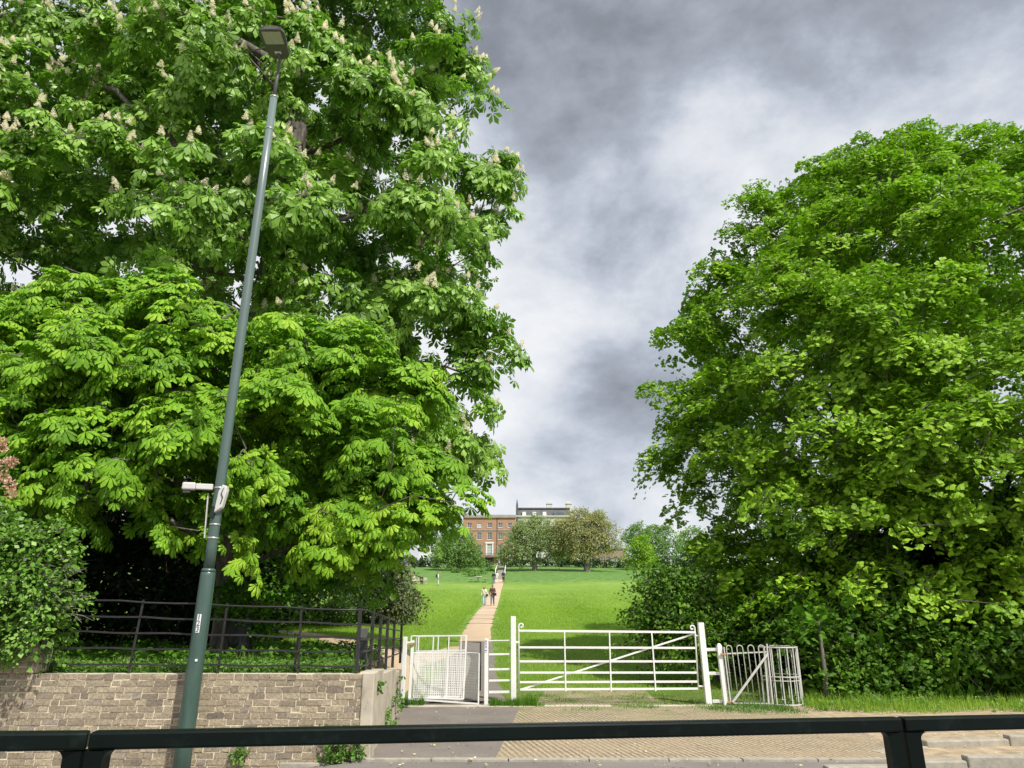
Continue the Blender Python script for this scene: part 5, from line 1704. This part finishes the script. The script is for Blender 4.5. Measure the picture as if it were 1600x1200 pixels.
far_tree('ash_tree', 'taller dull green tree behind the small lime', (1018, 890), 150, [(1000, 832, 0, 2.6), (1020, 840, 0, 3.0), (985, 840, 0, 1.6), (1040, 845, 0, 3.4), (1025, 862, 0, 2.6)], 'lime', 75, 420, .3, size=.34)
for k, px_ in enumerate((871, 880, 886, 899)):
    far_tree('slim_tree', ('slim dark trunked tree just right of the oak trunk', 'second slim dark trunked tree right of the oak trunk', 'third slim dark trunked tree right of the oak', 'slim dark trunked tree nearest the bronze tree')[k], (px_, 884), 158, [(px_, 852, 0, 2.0), (px_ + 3, 862, 0, 1.6), (px_ - 3, 845, 0, 1.7)], 'oak', 80 + k, 100, .22, size=.36, bark='bark')

# hedge along the top of the bank, split at the steps
for k, (pa, pb, lb) in enumerate(((560, 768, 'long clipped dark hedge left of the steps'), (786, 1130, 'long clipped dark hedge right of the steps'))):
    Yh = 139.0; xa, xb = at(pa, 886, Yh).x, at(pb, 886, Yh).x
    xs_ = np.arange(xa + .6, xb - .5, 1.3)
    lobw = [(x, Yh + .3 * math.sin(x), tz(x, Yh) + .75, .95) for x in xs_]
    shrub('hedge', lb, None, 'hedge', .3, int(len(xs_) * 16), 20, .45, 90 + k, cat='hedge', world=lobw, rt=.05, low=-.3)
# tall weeds on the bank beside the steps
lobw = [(x, 120 + 8 * math.sin(x * 1.3), tz(x, 120 + 8 * math.sin(x * 1.3)) + .1, .8) for x in np.arange(-9.5, -3.2, .9)]
shrub('weed_patch', 'rough weeds and nettles on the bank left of the steps', None, 'weed', .25, 150, 20, .5, 95, cat='weeds', world=lobw, rt=.02)
# fringe woodland behind everything
rg_ = random.Random(8)
k = 0
for x, Y in ((-75, 150), (-60, 165), (-48, 150), (-36, 168), (42, 160), (56, 150), (70, 165), (88, 150), (-95, 160)):
    z_ = tz(x, Y); hh_ = rg_.uniform(8, 11)
    lobw = [(x + rg_.uniform(-3, 3), Y + rg_.uniform(-2, 2), z_ + hh_ * rg_.uniform(.4, .85), rg_.uniform(2.2, 3.4)) for _ in range(6)]
    make_tree('park_tree', 'distant park tree beyond the field', 'tree', (x, Y, z_), (x, Y, z_ + hh_ * .6), lobw, 170, 20, 1.1, .5, 'lime', T_LEAF, 'bark', 100 + k, .3, 'distant park trees', droop=.4, down=.2, jit=.6, flat=.3); k += 1

# ================================================================== GRASS AND GROUND COVER
def blades(name, n, region, hmin, hmax, mat, seed, w=.012, dens=None, label=None, lean=.35, cat='grass'):
    rg = np.random.default_rng(seed)
    x0, x1, y0, y1 = region
    x = rg.uniform(x0, x1, n); y = rg.uniform(y0, y1, n)
    if dens is not None:
        keep = rg.random(n) < dens(x, y); x = x[keep]; y = y[keep]
    n = len(x); z = terrain(x, y) - .02 + (.03 if False else 0)
    z = np.where(y < 15.4, np.maximum(z, -.01), z)
    P = np.stack([x, y, z], 1)
    h = rg.uniform(hmin, hmax, n) * (.7 + .5 * np.sin(x * 3.1 + y * 1.7) ** 2)
    an = rg.random(n) * 2 * np.pi
    Nn = np.stack([np.cos(an), np.sin(an), np.zeros(n)], 1); S = np.cross(Nn, [0, 0, 1.])
    ww = np.maximum(w, y * .00055)[:, None]
    ln = rg.normal(size=(n, 1)) * lean
    mid = P + np.array([0, 0, 1]) * h[:, None] * .55 + Nn * h[:, None] * ln * .3
    tip = P + np.array([0, 0, 1]) * h[:, None] * (1 - .3 * ln ** 2) + Nn * h[:, None] * ln
    V = np.stack([P - S * ww / 2, P + S * ww / 2, mid + S * ww * .35, mid - S * ww * .35, tip], 1).reshape(-1, 3)
    b = (np.arange(n) * 5)[:, None, None]
    F = (np.array([(0, 1, 2), (0, 2, 3), (3, 2, 4)])[None] + b).reshape(-1, 3)
    o = mesh_np(name, V, F, M[mat], None, np.repeat(rg.random(n) * .6 + .4 * (np.sin(x * .9) * .5 + .5), 5))
    return tag(o, label, cat, kind='stuff')


def patchy(x, y):
    return .5 + .5 * np.sin(x * 2.3 + 1.1 * np.sin(y * 1.9)) * np.sin(y * 2.1 + x * .7)


def off_path(x, y):
    c = np.interp(y, [15, 20] + [p.y for p in g], [-.95, -1.15] + [p.x for p in g])
    side = np.array([[p.x, p.y] for p in ga])
    d2 = np.full(len(x), 9.)
    for a, b in zip(side[:-1], side[1:]):
        ab = b - a; t = np.clip(((x - a[0]) * ab[0] + (y - a[1]) * ab[1]) / (ab @ ab), 0, 1)
        d2 = np.minimum(d2, np.hypot(x - a[0] - ab[0] * t, y - a[1] - ab[1] * t))
    return ((np.abs(x - c) > .85 + .15 * np.sin(y * 3)) & (d2 > .6)).astype(float)


blades('meadow_grass', 420000, (-18, 15, 17.5, 84), .05, .14, 'grass_blade', 1, dens=lambda x, y: off_path(x, y) * np.clip((86 - y) / 50, 0, 1), label='long bright meadow grass covering the sloping field')
blades('worn_grass', 26000, (-.3, 12, 15.4, 20), .03, .10, 'grass_blade', 2, dens=lambda x, y: off_path(x, y) * np.clip((y - 15) / 4 + patchy(x, y) - .45, 0, 1), label='thin trodden grass just behind the white field gate')
blades('verge_grass', 22000, (5.6, 20, 13.4, 16.6), .08, .26, 'grass_blade', 3, dens=lambda x, y: np.clip((y - 13.2) / .8 + .6 * patchy(x, y) - .5, 0, 1) * (y > 13.9 - .25 * np.sin(x * 2)), label='tall verge grass below the right hand undergrowth')
blades('gateway_grass', 34000, (.3, 5.3, 13.0, 16.6), .02, .10, 'weed', 4, dens=lambda x, y: np.clip(1.3 - np.hypot((x - 4.6) / 1.0, (y - 14.5) / .75), 0, 1) + np.clip((patchy(x * 1.6, y * 2.2) - .5) * 2.2, 0, .8) * np.clip((y - 14.0) / .7, 0, 1), label='weedy grass tufts at the hinge post of the field gate')
for k, (px_, py, n_) in enumerate(((788, 1100, 500), (816, 1100, 500), (640, 1092, 300))):
    c_ = at(px_, py, 14.95 if k < 2 else 15.0)
    blades('grass_tuft', n_, (c_.x - .28, c_.x + .28, c_.y - .2, c_.y + .15), .08, .22, 'shrub', 30 + k, label=('dark grass tuft left of the tall gate post', 'dark grass tuft right of the tall gate post', 'dark grass tuft at the kissing gate post')[k])
blades('bank_grass', 40000, (-9, -2.15, 9.8, 19), .05, .16, 'weed', 5, dens=lambda x, y: np.where(y < 11.2, 1, .35) * off_path(x, y) * (x < -2.1 - .08 * (y - 9.5)), label='weeds and grass on the raised ground behind the brick wall')


def ground_leaves(name, label, n, region, mat, seed, size, zup=.12, f=None, cat='weeds'):
    rg = np.random.default_rng(seed); x = rg.uniform(region[0], region[1], n); y = rg.uniform(region[2], region[3], n)
    if f is not None:
        k = rg.random(n) < f(x, y); x = x[k]; y = y[k]
    n = len(x)
    P = np.stack([x, y, np.maximum(terrain(x, y), 0) + rg.uniform(0, zup, n)], 1)
    O = rg.normal(size=(n, 3)); O[:, 2] = abs(O[:, 2]) * .4; Nn = rg.normal(size=(n, 3)) * .4 + [0, 0, 1.]
    V, F = scatter(T_LEAF, P, O, Nn, size * rg.uniform(.6, 1.3, n))
    return tag(mesh_np(name, V, F, M[mat], None, np.repeat(rg.random(n), 4)), label, cat, kind='stuff')


ground_leaves('ground_cover', 'low leafy weeds along the top of the brick wall', 9000, (-7.0, -2.0, 9.72, 11.0), 'weed', 7, .055, .10)
ground_leaves('shade_weeds', 'darker leafy weeds on the raised bank in the shade', 9000, (-9.5, -2.4, 11, 16.5), 'shrub', 8, .09, .2, lambda x, y: patchy(x, y))
ground_leaves('verge_weeds', 'broad leaved weeds mixed into the right verge', 5000, (5.4, 16, 14.0, 15.9), 'weed', 9, .07, .16, lambda x, y: patchy(x, y))
# plants along the foot of the rendered side wall and the brick wall
for k, (px_, py, Y, r_, n_, lb) in enumerate(((598, 1110, 12.2, .16, 60, 'leafy weeds at the foot of the rendered wall'), (590, 1130, 11.4, .14, 50, 'nettle clump lower down beside the rendered wall'), (608, 1085, 13.0, .18, 60, 'tall weeds near the end of the rendered wall'),
                                       (525, 1172, 9.38, .12, 44, 'green weed clump at the foot of the brick wall'), (558, 1170, 9.4, .06, 16, 'small weed at the foot of the corner pier'), (375, 1178, 9.42, .05, 14, 'tiny weed growing from the brick joint'), (588, 1072, 9.75, .05, 10, 'trailing weed hanging over the corner pier'), (600, 1095, 12.4, .05, 12, 'trailing weed halfway along the rendered wall'))):
    c_ = at(px_, py, Y)
    rg2 = np.random.default_rng(200 + k)
    t_ = thing('weed_plant', lb, 'weed', (c_.x, c_.y, max(0, c_.z - r_)))
    P_ = np.array(c_) + rg2.normal(size=(n_, 3)) * r_ * np.array([.7, .4, .8])
    P_[:, 2] = np.maximum(P_[:, 2], .03)
    V_, F_, T_ = pads(rg2, P_, nrm(rg2.normal(size=(n_, 3)) + [0, -.3, .5]), 12, .05, .05, T=T_LEAF, jit=.7); mesh_np('foliage', V_, F_, M['weed'], t_, T_)
    V_, F_ = limbs(rg2, [np.array([c_.x, c_.y, max(0, c_.z - r_ * 1.5)]), np.array([c_.x, c_.y, c_.z + .01])], P_, .008, .002, .1); mesh_np('stems', V_, F_, M['bark'], t_)
# fallen petals
rg_ = np.random.default_rng(77); n_ = 900
x = rg_.uniform(-2, 12, n_); y = 9.0 + 5.5 * rg_.random(n_) ** 1.6
P_ = np.stack([x, y, np.full(n_, .022)], 1); O_ = rg_.normal(size=(n_, 3)); O_[:, 2] = .12; Nn = np.tile([0, 0, 1.], (n_, 1)) + rg_.normal(size=(n_, 3)) * .25
V_, F_ = scatter(T_LEAF, P_, O_, Nn, rg_.uniform(.012, .05, n_)); tag(mesh_np('fallen_petals', V_, F_, M['petal'], None, np.repeat(rg_.random(n_), 4)), 'scattered pale petals lying on the paving and dirt', 'petals', kind='stuff')

# ================================================================== SKY, SUN, CAMERA
SUN_AZ, SUN_EL = 142.0, 52.0        # clockwise from +Y: behind the camera and to the right
w = bpy.data.worlds.new('World'); SC.world = w; w.use_nodes = True
nt = w.node_tree; nt.nodes.clear()
out = nt.nodes.new('ShaderNodeOutputWorld'); bg = nt.nodes.new('ShaderNodeBackground'); L(nt, bg.outputs[0], out.inputs[0])
sky = nt.nodes.new('ShaderNodeTexSky'); sky.sky_type = 'NISHITA'; sky.sun_disc = False
sky.sun_elevation = R(SUN_EL); sky.sun_rotation = R(SUN_AZ)
tc = nt.nodes.new('ShaderNodeTexCoord')
mp = nt.nodes.new('ShaderNodeMapping'); mp.inputs['Scale'].default_value = (1, 1, 1.5); L(nt, tc.outputs['Generated'], mp.inputs['Vector'])
nw = N(nt, 'ShaderNodeTexNoise', i_Scale=2.6, i_Detail=7, i_Roughness=.55); L(nt, mp.outputs[0], nw.inputs['Vector'])
vm = nt.nodes.new('ShaderNodeVectorMath'); vm.operation = 'MULTIPLY_ADD'; L(nt, nw.outputs['Color'], vm.inputs[0]); vm.inputs[1].default_value = (.16, .16, .16); vm.inputs[2].default_value = (-.08, -.08, -.08)
va = nt.nodes.new('ShaderNodeVectorMath'); va.operation = 'ADD'; L(nt, tc.outputs['Generated'], va.inputs[0]); L(nt, vm.outputs[0], va.inputs[1])
nrmn = nt.nodes.new('ShaderNodeVectorMath'); nrmn.operation = 'NORMALIZE'; L(nt, va.outputs[0], nrmn.inputs[0])
base_n = noise(nt, mp.outputs[0], 3.4, 12, .60, .10)
acc = mth(nt, 'ADD', mth(nt, 'MULTIPLY', base_n, 1.35), -.045)


def skydir(px_, py):
    a = PITCH; vx, vy = (px_ - 800) / FPX, (600 - py) / FPX
    d = Vector((vx, cp - vy * sp, sp + vy * cp)); return d.normalized()


for px_, py, rad_, amp in ((930, 240, 11, -.20), (1180, -20, 13, -.34), (880, -60, 13, -.26), (1500, -60, 15, -.22), (950, 560, 11, -.22), (860, 700, 9, -.12), (1000, 690, 8, -.12), (1000, 110, 9, .18), (860, 430, 8, .15), (1120, 330, 12, .12),
                           (820, 500, 6, .10), (960, 795, 7, .22), (760, 790, 6, .22), (990, 460, 7, .07), (1400, 120, 14, .02), (700, 500, 14, .1), (200, 200, 25, .22), (40, 20, 16, -.05)):
    d = skydir(px_, py)
    dt = nt.nodes.new('ShaderNodeVectorMath'); dt.operation = 'DOT_PRODUCT'; L(nt, nrmn.outputs[0], dt.inputs[0]); dt.inputs[1].default_value = d
    mr = N(nt, 'ShaderNodeMapRange', i_1=math.cos(R(rad_ * 1.25)), i_2=1.0); mr.interpolation_type = 'SMOOTHSTEP'; L(nt, dt.outputs['Value'], mr.inputs[0])
    acc = mth(nt, 'ADD', acc, mth(nt, 'MULTIPLY', mr.outputs[0], amp * .8))
cl = ramp(nt, acc, [(.0, (.19, .205, .235)), (.22, (.285, .31, .355)), (.40, (.43, .47, .54)), (.50, (.565, .615, .70)), (.63, (.76, .79, .85)), (.80, (.93, .945, .97))])
skm = mixc(nt, 1.0, sky.outputs[0], (.10, .10, .10), 'MULTIPLY')
c = mixc(nt, .93, skm, cl)
L(nt, c, bg.inputs['Color']); bg.inputs['Strength'].default_value = 1.0

su = bpy.data.lights.new('sun', 'SUN'); su.energy = 5.0; su.angle = R(.5); su.color = (1, .955, .87)
so = bpy.data.objects.new('sun', su); COL.objects.link(so)
az, el = R(SUN_AZ), R(SUN_EL)
sd = Vector((math.sin(az) * math.cos(el), math.cos(az) * math.cos(el), math.sin(el)))
so.rotation_euler = sd.to_track_quat('Z', 'Y').to_euler(); so.location = (10, -10, 30)

cam = bpy.data.cameras.new('camera'); co = bpy.data.objects.new('camera', cam); COL.objects.link(co)
co.location = (0, 0, EYE); co.rotation_euler = (R(90) + PITCH, 0, 0)
cam.sensor_width = 36; cam.lens = FPX / 1600 * 36; cam.clip_start = .05; cam.clip_end = 6000
SC.camera = co
SC.view_settings.view_transform = 'Standard'; SC.view_settings.look = 'None'; SC.view_settings.exposure = 0; SC.view_settings.gamma = 1
SC.cycles.use_denoising = True
SC.cycles.max_bounces = 6; SC.cycles.diffuse_bounces = 3; SC.cycles.glossy_bounces = 2; SC.cycles.transmission_bounces = 4; SC.cycles.transparent_max_bounces = 4
